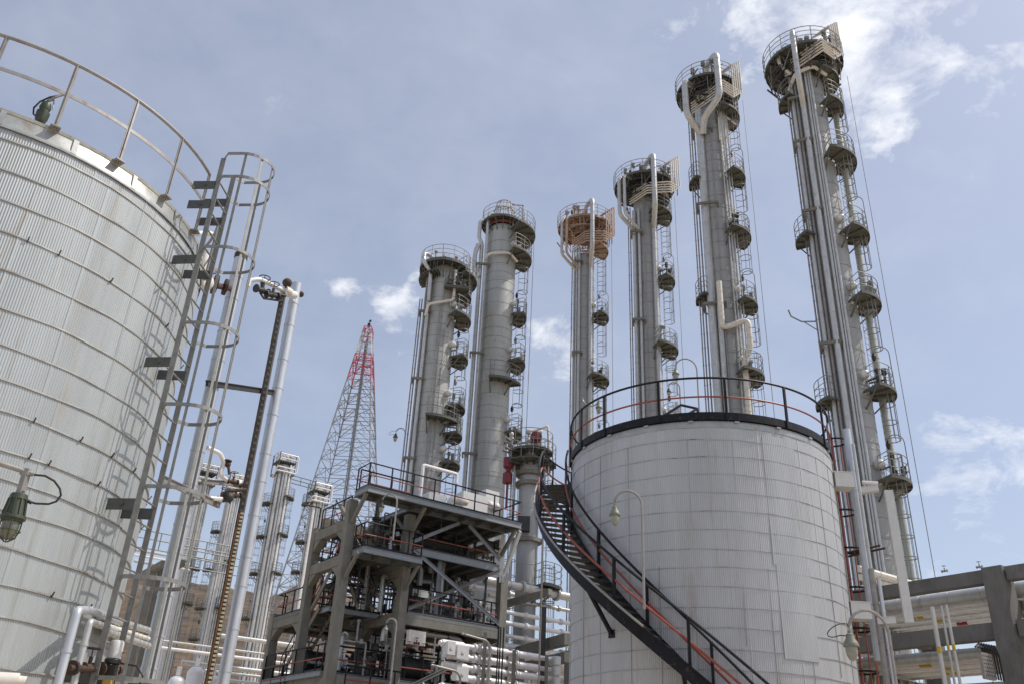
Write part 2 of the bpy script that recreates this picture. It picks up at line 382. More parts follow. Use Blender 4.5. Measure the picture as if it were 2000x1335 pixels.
# rim rail
tp=arc(CT,RT+.05,0,360,HT,96)
mb=MB()
for a0,b0 in zip(tp,tp[1:]): mb.bar(a0+Z*.1,b0+Z*.1,.012,.2)
mb.lathe([(RT-.25,0),(RT+.05,0),(RT+.05,.02),(RT-.25,.02)],CT+Z*(HT-.004),96)
obj('toe_board',mb,'black',T2)
q=MB(); q.tube([p+Z*1.15 for p in tp[:-1]],.03,8,True); g=obj('guard_rail',q,'black',T2)
q=MB(); q.tube([p+Z*.62 for p in tp[:-1]],.024,8,True); obj('mid_rail',q,'red',g)
base_a=[math.degrees(math.atan2(p.y-CT.y,p.x-CT.x)) for p in [atz(X,Y,HT+1.1) for X,Y in((1128,826),(1183,776),(1288,749),(1417,742),(1529,759),(1597,795))]]
stp=(base_a[5]-base_a[1])/4
for k in range(int(360/stp)+1):
    a=base_a[1]+stp*k
    if 140<a%360<172: continue
    d=V(math.cos(R_(a)),math.sin(R_(a))); p=CT+d*(RT+.06); q=MB(); q.bar(p-Z*.0+Z*HT,p+Z*(HT+1.15),.06,.05,d); obj('rail_post',q,'black',g)
# roof hatch frame behind the rail
q=MB(); h0=CT+V(-.6,1.2,HT+.2)
for a0,b0 in ((atz(1290,815,HT+.25),atz(1330,790,HT+.75)),(atz(1330,790,HT+.75),atz(1362,797,HT+.75)),(atz(1362,797,HT+.75),atz(1366,822,HT+.3)),(atz(1332,815,HT+.3),atz(1362,797,HT+.75))): q.tube([a0,b0],.035,6)
obj('hatch_frame',q,'black',T2)
# spiral stair
SR0,SR1=RT+.16,RT+.98
PH0,PZ0=166.,9.82; SL=math.tan(R_(42)); RM=(SR0+SR1)/2
def spz(a): return PZ0-(a-PH0)*R_(1)*RM*SL
PH1=PH0+PZ0/(R_(1)*RM*SL)-1
def sp(a,r,dz=0): return CT+V(math.cos(R_(a)),math.sin(R_(a)))*r+Z*(spz(a)+dz)
def ribbon(r,h,th,a0,a1,n=60,dz=0):
    mb=MB(); vs=[];fs=[]
    for i in range(n+1):
        a=a0+(a1-a0)*i/n
        for rr,d in((r-th/2,-h/2),(r+th/2,-h/2),(r+th/2,h/2),(r-th/2,h/2)): vs.append(sp(a,rr,d+dz))
    for i in range(n):
        for k in range(4): fs.append((i*4+k,i*4+(k+1)%4,i*4+4+(k+1)%4,i*4+4+k))
    return mb.add(vs,fs)
mb=MB()
for r in(SR0,SR1):
    b_=ribbon(r,.36,.04,PH0,PH1,dz=-.05); mb.add(b_.v,b_.f); b_=ribbon(r+(.03 if r==SR1 else -.03),.03,.07,PH0,PH1,dz=.105); mb.add(b_.v,b_.f)
st_=obj('spiral_stair',mb,'black',T2)
nt=int(PZ0/.2)
for i in range(nt):
    z=PZ0-.1-.2*i; a=PH0+(PZ0-z)/(R_(1)*RM*SL)
    mb=MB(); d=V(math.cos(R_(a)),math.sin(R_(a))); t=V(-d.y,d.x); c=CT+d*RM+Z*(z+.02); mb.bx(c,(SR1-SR0-.03,.2,.025),d,t); mb.bx(c-t*.1-Z*.0,(SR1-SR0-.03,.012,.04),d,t); obj('tread',mb,'dark',st_)
for r,nm in((SR1-.02,'o'),(SR0+.03,'i')):
    q=MB(); q.tube([sp(PH0+(PH1-PH0)*i/70,r,1.12) for i in range(71)],.034,7); obj('handrail',q,'black',st_)
    q=MB(); q.tube([sp(PH0+(PH1-PH0)*i/70,r,.62) for i in range(71)],.03,7); obj('mid_rail',q,'red',st_)
    a=PH0+(0 if nm=='o' else 6)
    while a<PH1:
        q=MB(); q.bar(sp(a,r,-.1),sp(a,r,1.12),.065,.06,sp(a,r)-sp(a,0)); obj('rail_post',q,'black',st_); a+=21.5
q=MB(); q.tube([sp(PH0+(PH1-PH0)*i/50,SR1+.1,.14) for i in range(26)],.03,7); obj('cable_conduit',q,'galvp',st_)
# landing
LA0,LA1=138.,PH0
mb=MB(); mb.sector(CT+Z*(PZ0+.02),RT+.05,SR1+.02,LA0,LA1,.05,10); obj('landing',mb,'dark',st_)
lp=arc(CT,SR1,LA1,LA0,PZ0+.05,10)+[CT+V(math.cos(R_(LA0)),math.sin(R_(LA0)))*(RT+.08)+Z*(PZ0+.05)]
for hgt,mt in((1.12,'black'),(.62,'red')):
    q=MB(); q.tube([p+Z*hgt for p in lp],.027,7); obj('landing_rail',q,mt,st_)
for p in(lp[0],lp[5],lp[10],lp[11]): q=MB(); q.bar(p,p+Z*1.12,.045,.045); obj('landing_post',q,'black',st_)
# raking braces under the stair
for X,Y in((1122,1143),(1330,1300)):
    best=min(((( (lambda s_: (s_-Vector((X,Y))).length)(Vector((1000+F*(sp(a,SR1)-O).dot(CR)/(sp(a,SR1)-O).dot(W),667.5-F*(sp(a,SR1)-O).dot(CU)/(sp(a,SR1)-O).dot(W)))))),a) for a in range(170,290))[1]
    a=best; d=V(math.cos(R_(a)),math.sin(R_(a))); p0=CT+d*(SR1-.05)+Z*(spz(a)-.1); p1=CT+d*(RT+.01)+Z*(spz(a)-1.15)
    q=MB(); q.bar(p0,p1,.08,.08); q.bar(CT+d*(RT+.02)+Z*(spz(a)-.15),p0,.08,.08); q.bx(p1,(.04,.18,.18),d,V(-d.y,d.x)); obj('stair_brace',q,'black',st_)
# ladder with red stringers and black hoops on the right flank
la2=-4.; n2=V(math.cos(R_(la2)),math.sin(R_(la2))); s2=V(-n2.y,n2.x); b2=CT+n2*(RT+.2)
q=MB()
for e in(-1,1): p=b2+n2*(.06+e*.05)+s2*e*.18; q.tube([p,p+Z*(HT+1.1)],.028,6)
l2=obj('caged_ladder',q,'red',T2); z=.3
while z<HT:
    q=MB(); q.tube([b2-s2*.21+Z*z,b2+s2*.21+Z*z],.012,5); obj('rung',q,'black',l2); z+=.3
for k in range(9):
    z=HT+.9-1.05*k; q=MB(); pts=[b2+n2*(.14+.34*math.cos(t*.2244))+s2*.34*math.sin(t*.2244)+Z*z for t in range(28)]
    for a0,b0 in zip(pts,pts[1:]+pts[:1]): q.bar(a0,b0,.012,.05)
    obj('cage_hoop',q,'black',l2)
q=MB()
for t in(-.8,0,.8): p=b2+n2*(.14+.33*math.cos(t))+s2*.33*math.sin(t); q.tube([p+Z*2.2,p+Z*(HT+.9)],.02,5)
obj('cage_bar',q,'red',l2)
# ------------------------------------------------------------------ columns
def col_frame(X,Y,D):
    p=at(X,Y,D); f=V(p.x,p.y).normalized(); er=V(f.y,-f.x); ec=-f
    return V(p.x,p.y),er,ec
def tower_label(t): pass
def shell_prof(R,zt,dome=True,seam=1.05,lip=.012,skirt=.12):
    pr=[(R+skirt,0),(R+skirt,1.2),(R,1.25)]; z=1.25
    while z+seam<zt: z+=seam; pr+= [(R,z-.02),(R+lip,z-.012),(R+lip,z+.02),(R,z+.03)]
    pr.append((R,zt))
    if dome: pr+= [(R*math.cos(a),zt+R*.55*math.sin(a)) for a in (.35,.7,1.05,1.35)]+[(.01,zt+R*.56)]
    return pr
def jacket_bands(T,C,R,zt,step,seed,k=0.):
    rn=random.Random(seed); z=2.2
    while z<zt-.3:
        q=MB(); r=R+.002+k*(1-z/zt); q.lathe([(r,-.012),(r+.012,-.012),(r+.012,.012),(r,.012)],C+Z*z,36); obj('jacket_band',q,'galv',T); z+=step*rn.choice((1,1,.8,1.25))
def platform(T,C,er,ec,R,z,a0,a1,ro,ladder_to=None,la=None,lamp=False,ball=True,dust='grate',cage=True,rails=True,lad_a=None,rmt='galv'):
    """half-round service platform; angles from the picture's right (0) towards the camera (90)"""
    b=math.degrees(math.atan2(er.y,er.x)); w0,w1=b-a1,b-a0     # e_c is clockwise from e_r
    mb=MB(); mb.sector(C+Z*z,R+.05,ro,w0,w1,.04,12)
    n=max(3,int((w1-w0)/24)); 
    pl=obj('platform',mb,dust,T)
    k=MB()
    for i in range(n+1):
        a=R_(w0+(w1-w0)*i/n); d=V(math.cos(a),math.sin(a)); k.bar(C+d*R+Z*(z-.06),C+d*(ro-.02)+Z*(z-.06),.06,.1)
        if i%2==0: k.bar(C+d*(R)+Z*(z-.95),C+d*(ro-.25)+Z*(z-.1),.06,.06)
    pts=arc(C,ro-.01,w0,w1,z-.05,12)
    for a,c in zip(pts,pts[1:]): k.bar(a,c,.012,.14)
    obj('support_beam',k,dust,pl)
    if rails:
        pts=arc(C,ro-.04,w0,w1,z+.04,12)
        d0=V(math.cos(R_(w0)),math.sin(R_(w0)));d1=V(math.cos(R_(w1)),math.sin(R_(w1)))
        pts=[C+d0*(R+.35)+Z*(z+.04)]+pts+[C+d1*(R+.35)+Z*(z+.04)]
        rail(pts,pl,rmt,r=.021,step=.85,mids=(.38,.74))
    if ladder_to is not None:
        a=R_(b-(lad_a if lad_a is not None else (a0+a1)/2)); d=V(math.cos(a),math.sin(a)); p=C+d*(R+.3)
        cage_ladder((p.x,p.y),d,ladder_to,z+1.15,T,rmt,(ladder_to+2.2 if cage else None),z+1.2,cr=.36,hoop=.95,r=.024)
    if ball:
        a=R_(b-(a0+a1)/2-35); d=V(math.cos(a),math.sin(a)); q=MB(); q.ball(C+d*(R+.22)+Z*(z+.85),.23); q.disc(C+d*(R+.05)+Z*(z+.85),d,.2,.1); obj('manway_cover',q,'box',T)
    rn=random.Random(int(z*100)+int(C.x*10))
    if ball and rails:
        q=MB()
        for i in range(rn.choice((2,3,4))):
            a=R_(w0+rn.uniform(.1,.9)*(w1-w0)); d=V(math.cos(a),math.sin(a)); p=C+d*rn.uniform(R+.2,ro-.25)+Z*(z+.04); h=rn.uniform(.35,1.3)
            q.tube([p,p+Z*h],rn.uniform(.03,.08),6); q.bx(p+Z*h,(.2,.16,rn.uniform(.15,.4))); q.tube([p+Z*h*.6,C+d*R+Z*(z+h*.6)],.05,6)
        obj('instrument',q,rn.choice(('galv','dark','box','galv')),pl)
    if lamp:
        a=R_(b-(a0+a1)/2+5); d=V(math.cos(a),math.sin(a)); p=C+d*(ro-.05)+Z*(z+.05)
        q=MB(); pts=[p,p+Z*2.0]+[p+Z*2.0-d*(.4*(1-math.cos(t)))+Z*(.45*math.sin(t)) for t in (.4,.8,1.2,1.57,2.0,2.5)]
        q.tube(pts,.024,6); lp=obj('lamp_bracket',q,rmt,T)
        h=MB(); e=pts[-1]; h.tube([e,e-Z*.1],.02,5); h.lathe([(.02,0),(.07,-.03),(.09,-.14),(.12,-.2),(.1,-.3),(.07,-.42),(.01,-.46)],e-Z*.08,10); obj('lamp_head',h,'dark' if random.random()<.6 else 'galv',lp)
    return pl
def vpipe(T,C,er,ec,x,y,r,z0,z1,mt='pipe',seam=1.1,n=10):
    q=MB(); p=C+er*x+ec*y; q.pipe([p+Z*z0,p+Z*z1],r,n=n,seam=seam,lip=.014); return obj('riser_pipe',q,mt,T)
def pipe_bracket(T,C,er,ec,xs,y,z,mt='concrete',depth=.35):
    q=MB(); a=C+er*xs[0]+ec*y+Z*z; b=C+er*xs[1]+ec*y+Z*z
    q.bar(a,b,.12,.16); q.bar(a,a-ec*y*.9,.1,.14); q.bar(b,b-ec*y*.8,.1,.14); q.bar(b-ec*.1-Z*.05,b-ec*y*.7-Z*.7,.08,.08); obj('pipe_support',q,mt,T)
def head(T,C,er,ec,R,zp,ro,mp,kx,dust='grate',pm='pipe',tall=True,ver=0,bm='tanpipe',rmt='galv'):
    """round head platform with railing, overhead pipes, the corner bundle of small pipes and the gear between"""
    mb=MB(); mb.sector(C+Z*zp,R*.3,ro,0,360,.05,32); pl=obj('head_platform',mb,dust,T)
    k=MB()
    for i in range(14):
        a=R_(i*360/14+5); d=V(math.cos(a),math.sin(a)); k.bar(C+d*R*.9+Z*(zp-.09),C+d*(ro-.02)+Z*(zp-.09),.08,.15)
        if i%2==0: k.bar(C+d*R+Z*(zp-1.5),C+d*(ro-.5)+Z*(zp-.15),.09,.09)
    pts=arc(C,ro,0,360,zp-.05,32)
    for a,c in zip(pts,pts[1:]): k.bar(a,c,.02,.2)
    pts=arc(C,ro*.7,0,360,zp-.1,24)
    for a,c in zip(pts,pts[1:]): k.bar(a,c,.06,.1)
    obj('support_beam',k,dust,pl)
    rail(arc(C,ro+.05,0,360,zp,36),pl,rmt,r=.024,step=.9,mids=(.4,.75))
    for i in range(16):
        a=R_(i*22.5+8); d=V(math.cos(a),math.sin(a)); k_=MB(); k_.tube([C+d*(ro-.3)+Z*(zp-1.3),C+d*(ro-.15)+Z*zp],.03,5)
        e=V(-d.y,d.x); k_.tube([C+d*(ro-.3)+Z*(zp-1.3),C+d*(ro-.3)+e*.75+Z*(zp-.1)],.025,5); 
        if i%2: obj('hanger_rod',k_,'galv' if dust=='grate' else dust,T)
    # second, lower half platform of gratings and steel
    b=math.degrees(math.atan2(er.y,er.x))
    mb=MB(); mb.sector(C+Z*(zp-1.25),R+.05,ro-.45,b-80,b+35,.05,12)
    for i in range(7):
        a=R_(b-75+i*18); d=V(math.cos(a),math.sin(a)); mb.bar(C+d*R+Z*(zp-1.35),C+d*(ro-.5)+Z*(zp-1.35),.08,.14)
    obj('lower_platform',mb,dust,T)
    # steel clutter under the head
    mb=MB(); rn=random.Random(11+ver)
    for i in range(38):
        a=rn.uniform(0,6.28); d=V(math.cos(a),math.sin(a)); p=C+d*rn.uniform(R+.1,ro-.1)+Z*(zp-rn.uniform(.3,1.5)); e=V(math.cos(a+1.57),math.sin(a+1.57))
        mb.bar(p-e*rn.uniform(.2,.9),p+e*rn.uniform(.2,.9),.07,.09)
        mb.tube([p,p+Z*rn.uniform(.4,1.6)],.035,5)
    obj('framework',mb,'dark' if dust=='grate' else dust,T)
    # dome nozzle, valves and gear standing on the head
    mb=MB(); mb.lathe([(.28,0),(.28,.9),(.42,.9),(.42,1.05),(.28,1.05),(.27,1.5)],C+Z*(zp+.3),14); obj('top_nozzle',mb,pm,T)
    mb=MB()
    for i in range(22):
        a=rn.uniform(0,6.28); d=V(math.cos(a),math.sin(a)); p=C+d*rn.uniform(.3,ro-.2)+Z*(zp+.1); h=rn.uniform(.5,1.6)
        mb.tube([p,p+Z*h],rn.uniform(.03,.09),7); mb.disc(p+Z*h*.8,Z,.15,.07,10); mb.bx(p+Z*h,(.25,.18,.2))
        e=V(math.cos(a+1.3),math.sin(a+1.3)); mb.tube([p+Z*h*.6,p+Z*h*.6+e*rn.uniform(.3,.9)],.05,6)
    obj('fittings',mb,'galv' if dust=='grate' else dust,T)
    # corner bundle: kx = (right, towards camera, z, left run, right run, rise, middle run)
    K=C+er*kx[0]+ec*kx[1]; nb=5
    for i in range(nb):
        o=.23*i; q=MB(); k0=K+Z*(zp+kx[2]-o); c0=k0-er*kx[6] if kx[6] else None
        c1=k0+AA*(kx[4]-.22*i); top=zp+kx[2]+kx[5]-o*.95
        s0=c0 if c0 else k0
        pts=[s0+BB*kx[3],s0]+([k0] if c0 else [])+[c1,V(c1.x,c1.y,top),V(c1.x,c1.y,top)+BB*1.3]
        q.pipe(pts,.056,.08,7); obj('tracer_pipe',q,bm,T)
    q=MB()
    for s_ in(.5,1.6): p=K+BB*s_; q.bar(p+Z*(zp+kx[2]+.1)-AA*.08,p+Z*(zp+kx[2]-.9)-AA*.08,.06,.08)
    q.bar(K+AA*.9+Z*(zp+kx[2]+.1)-BB*-.08,K+AA*.9+Z*(zp+kx[2]-.8)+BB*.08,.06,.08)
    obj('bundle_support',q,'galv',T)
    for nm,pts,r,mt in mp: 
        q=MB(); q.pipe([C+er*x+ec*y+Z*(zp+z) for x,y,z in pts],r,max(.3,r*2.5),12,.9,.015); obj(nm,q,mt,T)
    # relief valve
    q=MB(); p=C+er*-.05+ec*-.3+Z*(zp+1.7); q.tube([p,p+Z*.3+er*.05,p+Z*.55+er*.12],[.16,.13,.12],10); q.disc(p,Z,.22,.08); q.tube([p+Z*.5+er*.1,p+Z*.8+er*.2],.05,6); obj('relief_valve',q,'redbright',T)
    # lamp on a thin gooseneck
    p=C+er*(-.7)+ec*(-.6)+Z*zp; q=MB(); pts=[p,p+Z*2.5]+[p+Z*2.5-er*(.2*(1-math.cos(t)))+Z*(.5*math.sin(t)) for t in(.5,1,1.57,2.2,2.8)]; q.tube(pts,.025,6); lp=obj('lamp_bracket',q,'galv',T)
    h=MB(); e=pts[-1]; h.tube([e,e-Z*.25],.015,5); h.lathe([(.03,0),(.1,-.1),(.11,-.3),(.09,-.45),(.01,-.5)],e-Z*.2,9); obj('lamp_head',h,'dark',lp)
def ztow(X,Y,C): 
    D=math.hypot(C.x,C.y); return at(X,Y,D).z
def conduit(T,C,er,ec,x,y,z0,z1): 
    q=MB(); p=C+er*x+ec*y; q.tube([p+Z*z0,p+Z*z1],.02,5); obj('conduit',q,'galv',T)
# --- column 6 : tallest, right
C,er,ec=col_frame(1569,130,43); R=.93
T=thing('distillation_column','tallest distillation column at the right with greenish standpipe beside it','column',C)
zp=ztow(1556,125,C)-.5; D=43
obj('shell',MB().lathe(shell_prof(R,zp+.4),C,40),'shell',T); jacket_bands(T,C,R,zp,.95,int(zp*7))
for x,y,r,zt,mt in((-1.16,.35,.045,zp-1.6,'galvp'),(-1.02,.42,.05,zp-1.6,'galvp'),(-.84,.72,.12,zp-.2,'pipe'),(-.62,.85,.075,zp-.4,'galvp'),(-.3,1.12,.15,zp-.7,'pipe'),(.02,1.08,.075,zp-.4,'pipe'),(.17,1.1,.05,zp-.4,'pipe'),(.3,1.1,.07,zp-.4,'pipe')): vpipe(T,C,er,ec,x,y,r,.5,zt,mt)
for y in (215,262,437,695): pipe_bracket(T,C,er,ec,(-1.1,-.1),1.2,ztow(1565,y,C) if y!=262 else ztow(1565,300,C))
zs=[ztow(1612,160,C),ztow(1622,215,C),ztow(1640,320,C),ztow(1664,465,C),ztow(1686,598,C),ztow(1708,772,C),ztow(1740,948,C),1.0]
for i in range(7):
    platform(T,C,er,ec,R,zs[i],-40+(i%2)*15,55-(i%2)*5+(12 if i==2 else 0),2.1 if i>1 else 1.9,zs[i+1],lamp=i in(3,5,6),ball=i>2,lad_a=5 if i%2 else 25,cage=i>0)
for (X,Y) in((1538,212),(1566,478),(1602,795)):
    platform(T,C,er,ec,R,ztow(X,Y,C),125,190,1.75,None,ball=False); 
vpipe(T,C,er,ec,1.42,-.55,.17,.3,zp-3.5,M.setdefault('greenpipe',mat('pale_green_standpipe',(.43,.46,.43),.5,.1,.15,3,(1,1,.3),(.27,.25,.2),.1,3)),1.3)
conduit(T,C,er,ec,2.35,.1,1,zp-1.5)
head(T,C,er,ec,R,zp,2.3,[('overhead_pipe',[(-.3,1.12,-4.0),(-.35,2.45,-3.0),(-.35,2.45,.9),(-.2,1.2,1.1)],.16,'pipe'),('overhead_pipe',[(-1.0,.75,-2.2),(-.5,1.4,-1.55),(.55,1.4,-1.3),(1.2,.7,-1.6)],.11,'tanpipe'),('overhead_pipe',[(-.75,1.1,-1.3),(-1.35,1.3,-.4),(-1.35,1.3,.6)],.1,'tanpipe')],(1.2,2.2,-.1,2.7,2.0,2.7,0),ver=6)
q=MB(); p=C-er*1.2+ec*.3+Z*ztow(1575,635,C); q.tube([p,p-er*.7+Z*.1,p-er*1.2+Z*.5,p-er*1.3+Z*.9],.04,6); q.tube([p-Z*.5,p-er*.6+Z*.08],.03,5); obj('bent_arm',q,'galv',T)
# --- column 5
C,er,ec=col_frame(1381,160,48); R=.95
T=thing('distillation_column','tall grey column second from right with thick silver pipe looping over its head','column',C)
zp=ztow(1378,172,C)-.7
obj('shell',MB().lathe(shell_prof(R,zp+.4),C,40),'shell',T); jacket_bands(T,C,R,zp,.95,int(zp*7))
for x,y,r,zt,mt in((-1.45,.3,.04,zp-1.5,'galvp'),(-1.3,.3,.045,zp-1.5,'galvp'),(-1.12,.4,.05,zp-1.5,'galvp'),(-.72,.85,.27,zp-2.1,'pipe'),(-.05,1.1,.035,zp-2.5,'galvp'),(.62,1.0,.05,zp-.6,'pipe'),(.78,.92,.05,zp-.6,'pipe'),(.94,.8,.05,zp-.6,'pipe'),(1.1,.6,.05,zp-.6,'pipe')): vpipe(T,C,er,ec,x,y,r,.5,zt,mt)
vpipe(T,C,er,ec,-.28,1.1,.16,.5,ztow(1410,690,C)+3,'pipe')
for y in(272,418,612): pipe_bracket(T,C,er,ec,(-1.2,.1),1.25,ztow(1385,y,C))
q=MB(); zq=ztow(1425,655,C); q.pipe([C+er*x+ec*y+Z*(zq+z) for x,y,z in((-.2,1.35,3.0),(-.2,1.35,-.2),(1.3,1.35,.25),(1.3,1.35,-1.6),(.9,1.1,-2.2),(.9,1.1,-6))],.17,.4,12,.9,.016); obj('offset_loop_pipe',q,'tanpipe',T)
zs=[ztow(1425,232,C),ztow(1438,350,C),ztow(1449,465,C),ztow(1460,600,C),ztow(1468,738,C),ztow(1480,900,C),1]
for i in range(6): platform(T,C,er,ec,R,zs[i],-40+(i%2)*10,50+(0 if i%2 else 15),2.0,zs[i+1],lamp=i in(1,3,5),lad_a=0 if i%2 else 20,ball=i>1)
for (X,Y) in((1358,365),(1372,590)): platform(T,C,er,ec,R,ztow(X,Y,C),130,190,1.7,None,ball=False)
conduit(T,C,er,ec,2.3,.1,1,zp-1)
head(T,C,er,ec,R,zp,2.2,[('overhead_pipe',[(-.5,1.1,-4.4),(-.45,1.6,-3.5),(.75,2.5,-2.5),(.75,2.5,1.3),(.1,.5,2.4),(0,0,1.6)],.23,'pipe'),('overhead_pipe',[(-.7,1.0,-4.2),(-1.5,1.95,-3.2),(-1.5,1.95,-.2),(-.9,1.0,0)],.22,'pipe')],(1.05,2.2,-.9,2.9,1.9,2.9,0),ver=5)
# lower bundle
for i in range(4):
    q=MB(); p=C+er*(.55+.16*i)+ec*(1.05-.13*i); q.pipe([p+Z*(zp-5),p+Z*(zp-2.4-.12*i),p+AA*(1.5-.1*i)+Z*(zp-2.5-.12*i),p+AA*(1.5-.1*i)+Z*(zp-.2)],.045,.08,7); obj('tracer_pipe',q,'tanpipe',T)
# --- column 4
C,er,ec=col_frame(1258,350,56); R=.88
T=thing('distillation_column','grey distillation column third from right, red relief valve beside the tall pipe on its head','column',C)
zp=ztow(1252,350,C)-1.0
obj('shell',MB().lathe(shell_prof(R,zp+.4),C,36),'shell',T); jacket_bands(T,C,R,zp,.95,4)
for x,y,r,zt,mt in((-1.3,.3,.04,zp-2,'galvp'),(-1.15,.35,.045,zp-2,'galvp'),(-.85,.7,.16,zp-2.6,'pipe'),(-.5,.95,.1,zp-2.6,'pipe'),(-.1,1.05,.04,zp-2,'galvp'),(.62,.8,.19,zp-2.2,'pipe')): vpipe(T,C,er,ec,x,y,r,.5,zt,mt)
for y in(468,638): pipe_bracket(T,C,er,ec,(-1.05,-.25),1.15,ztow(1240,y,C))
pipe_bracket(T,C,er,ec,(.4,.85),1.05,ztow(1275,437,C))
zs=[ztow(1294,425,C),ztow(1299,552,C),ztow(1303,686,C),ztow(1308,830,C),1]
for i in range(4): platform(T,C,er,ec,R,zs[i],-35,70 if i%2==0 else 45,2.05,zs[i+1],lamp=i in(1,3),lad_a=10,ball=i>0)
conduit(T,C,er,ec,2.3,.1,1,zp-1)
head(T,C,er,ec,R,zp,2.35,[('overhead_pipe',[(.62,.9,-4.2),(.75,2.5,-3.3),(.75,2.5,1.4),(.1,.4,2.0),(0,0,1.5)],.2,'pipe'),('overhead_pipe',[(-.85,.7,-4.4),(-1.9,1.65,-3.5),(-1.9,1.65,0),(-1.2,.8,.1)],.15,'pipe'),('overhead_pipe',[(-.5,.95,-4.5),(-1.5,2.0,-3.6),(-1.5,2.0,-.1),(-.6,.9,.2)],.12,'pipe')],(1.9,1.9,-.9,1.9,1.1,3.0,1.7),ver=4)
# --- column 3 : rust dusted head
C,er,ec=col_frame(1142,430,61); R=.80
T=thing('distillation_column','grey column whose head platform and pipes are coated in rusty tan dust','column',C)
zp=ztow(1140,437,C)-.6
obj('shell',MB().lathe(shell_prof(R,zp-3),C,36),'shell',T); jacket_bands(T,C,R,zp-3,.95,3); obj('upper_shell',MB().lathe(shell_prof(R+.015,3.2)[3:],C+Z*(zp-3),36),'tan',T)
for x,y,r,zt,mt in((-.98,.3,.045,zp-2.4,'galvp'),(-.8,.5,.07,zp-2.4,'pipe'),(-.6,.75,.07,zp-2.4,'pipe'),(-.4,.9,.1,zp-2.4,'pipe'),(.5,.75,.17,zp-2.2,'pipe')): vpipe(T,C,er,ec,x,y,r,.5,zt,mt)
for y in(523,698): pipe_bracket(T,C,er,ec,(-.85,-.15),1.05,ztow(1122,y,C))
zs=[ztow(1174,492,C),ztow(1177,622,C),ztow(1176,745,C),ztow(1177,880,C),1]
for i in range(4): platform(T,C,er,ec,R,zs[i],-35,70 if i%2==0 else 45,2.0,zs[i+1],lamp=i in(1,3),lad_a=10,ball=i>0,dust='tan' if i==0 else 'grate')
conduit(T,C,er,ec,2.25,.1,1,zp-1)
head(T,C,er,ec,R,zp,2.25,[('overhead_pipe',[(.5,.8,-4.2),(.62,2.4,-3.3),(.62,2.4,1.4),(.1,.4,2.0),(0,0,1.5)],.18,'pipe'),('overhead_pipe',[(-.7,.6,-4.4),(-1.85,1.6,-3.5),(-1.85,1.6,0),(-1.2,.7,.1)],.12,'pipe'),('overhead_pipe',[(-.4,.95,-4.5),(-1.45,1.95,-3.6),(-1.45,1.95,-.1),(-.5,.9,.2)],.1,'rustpipe')],(1.6,1.9,-1.5,1.7,1.1,2.9,1.5),dust='tan',ver=3,bm='rustpipe')
# --- column 2
C,er,ec=col_frame(981,470,55); R=1.08
T=thing('distillation_column','stout pale column with lean tripod frame on top and looped pipe at its left','column',C)
zp=ztow(985,440,C)-.15
pr=shell_prof(R,zp-.6); pr2=[(r+ (.14*(1-z/zp) if z>1.3 else .15),z) for r,z in pr]; obj('shell',MB().lathe(pr2,C,44),'shellw',T); jacket_bands(T,C,R,zp,.9,2,.14)
q=MB(); q.lathe([(R+.06,0),(R+.06,.25),(R,.25)],C+Z*(zp-.35),40); obj('red_collar',q,'red',T)
mb=MB(); mb.sector(C+Z*zp,.3,1.62,0,360,.06,30)
pl=obj('head_platform',mb,'grate',T); k=MB()
for i in range(16):
    a=R_(i*22.5); d=V(math.cos(a),math.sin(a)); k.bar(C+d*.6+Z*(zp-.08),C+d*1.6+Z*(zp-.08),.06,.14); k.bar(C+d*R+Z*(zp-1.0),C+d*1.5+Z*(zp-.1),.05,.05)
pts=arc(C,1.63,0,360,zp-.03,30)
for a,c in zip(pts,pts[1:]): k.bar(a,c,.015,.2)
obj('support_beam',k,'grate',pl); rail(arc(C,1.6,0,360,zp+.03,30),pl,'galvp',r=.022,step=.7,mids=(.4,.75))
q=MB(); t0=zp+2.1
for i in range(12):
    a=R_(i*30); d=V(math.cos(a),math.sin(a)); q.tube([C+d*1.05+Z*zp,C+d*.55+Z*t0],.04,6)
q.tube(arc(C,.56,0,330,t0,12),.04,6,True); q.tube(arc(C,.8,0,330,zp+1.3,12),.03,6,True)
q.tube([C+er*.5+Z*t0,C+er*1.45+Z*t0,C+er*1.45+ec*.4+Z*(zp-3.2)],.06,6); obj('tripod_frame',q,'galvp',T)
for pts,r in(([(-1.5,.5,-26),(-1.5,.5,-2.0),(-1.75,.6,-1.6),(-1.75,.6,-.1),(-1.5,.5,.1),(-.8,.3,.3)],.15),([(-1.15,.75,-26),(-1.15,.75,-3.5),(-1.15,.75,0.6),(-.5,.5,.8)],.12)):
    q=MB(); q.pipe([C+er*x+ec*y+Z*(zp+z) for x,y,z in pts],r,.35,12,.8,.016); obj('riser_pipe',q,'pipe',T)
q=MB(); q.pipe([C+er*-1.75+ec*.7+Z*(zp-2.2),C+er*-1.95+ec*.7+Z*(zp-3.0),C+er*-1.95+ec*.7+Z*(zp-4.3),C+er*-1.5+ec*.7+Z*(zp-5.0)],.17,.4,12,.7,.016); obj('expansion_loop',q,'pipe',T)
q=MB(); zq=zp-3.3; q.pipe([C+er*-1.2+ec*.9+Z*(zq-.3),C+er*-.9+ec*1.25+Z*zq,C+er*.6+ec*1.3+Z*(zq+.15),C+er*1.2+ec*.8+Z*(zq-.3)],.1,.3,10); obj('cross_pipe',q,'tanpipe',T)
for y in(528,700,895): pipe_bracket(T,C,er,ec,(-1.75,-.9),.9,ztow(945,y,C))
zs=[ztow(1030,462,C),ztow(1022,510,C),ztow(1020,622,C),ztow(1013,713,C),ztow(1008,850,C),1]
for i in range(5): platform(T,C,er,ec,R,zs[i],-40,(60,65,30,40,35)[i],(2.5,2.3,2.1,2.15,2.15)[i],zs[i+1],lamp=i in(2,3,4),lad_a=0,ball=i>0)
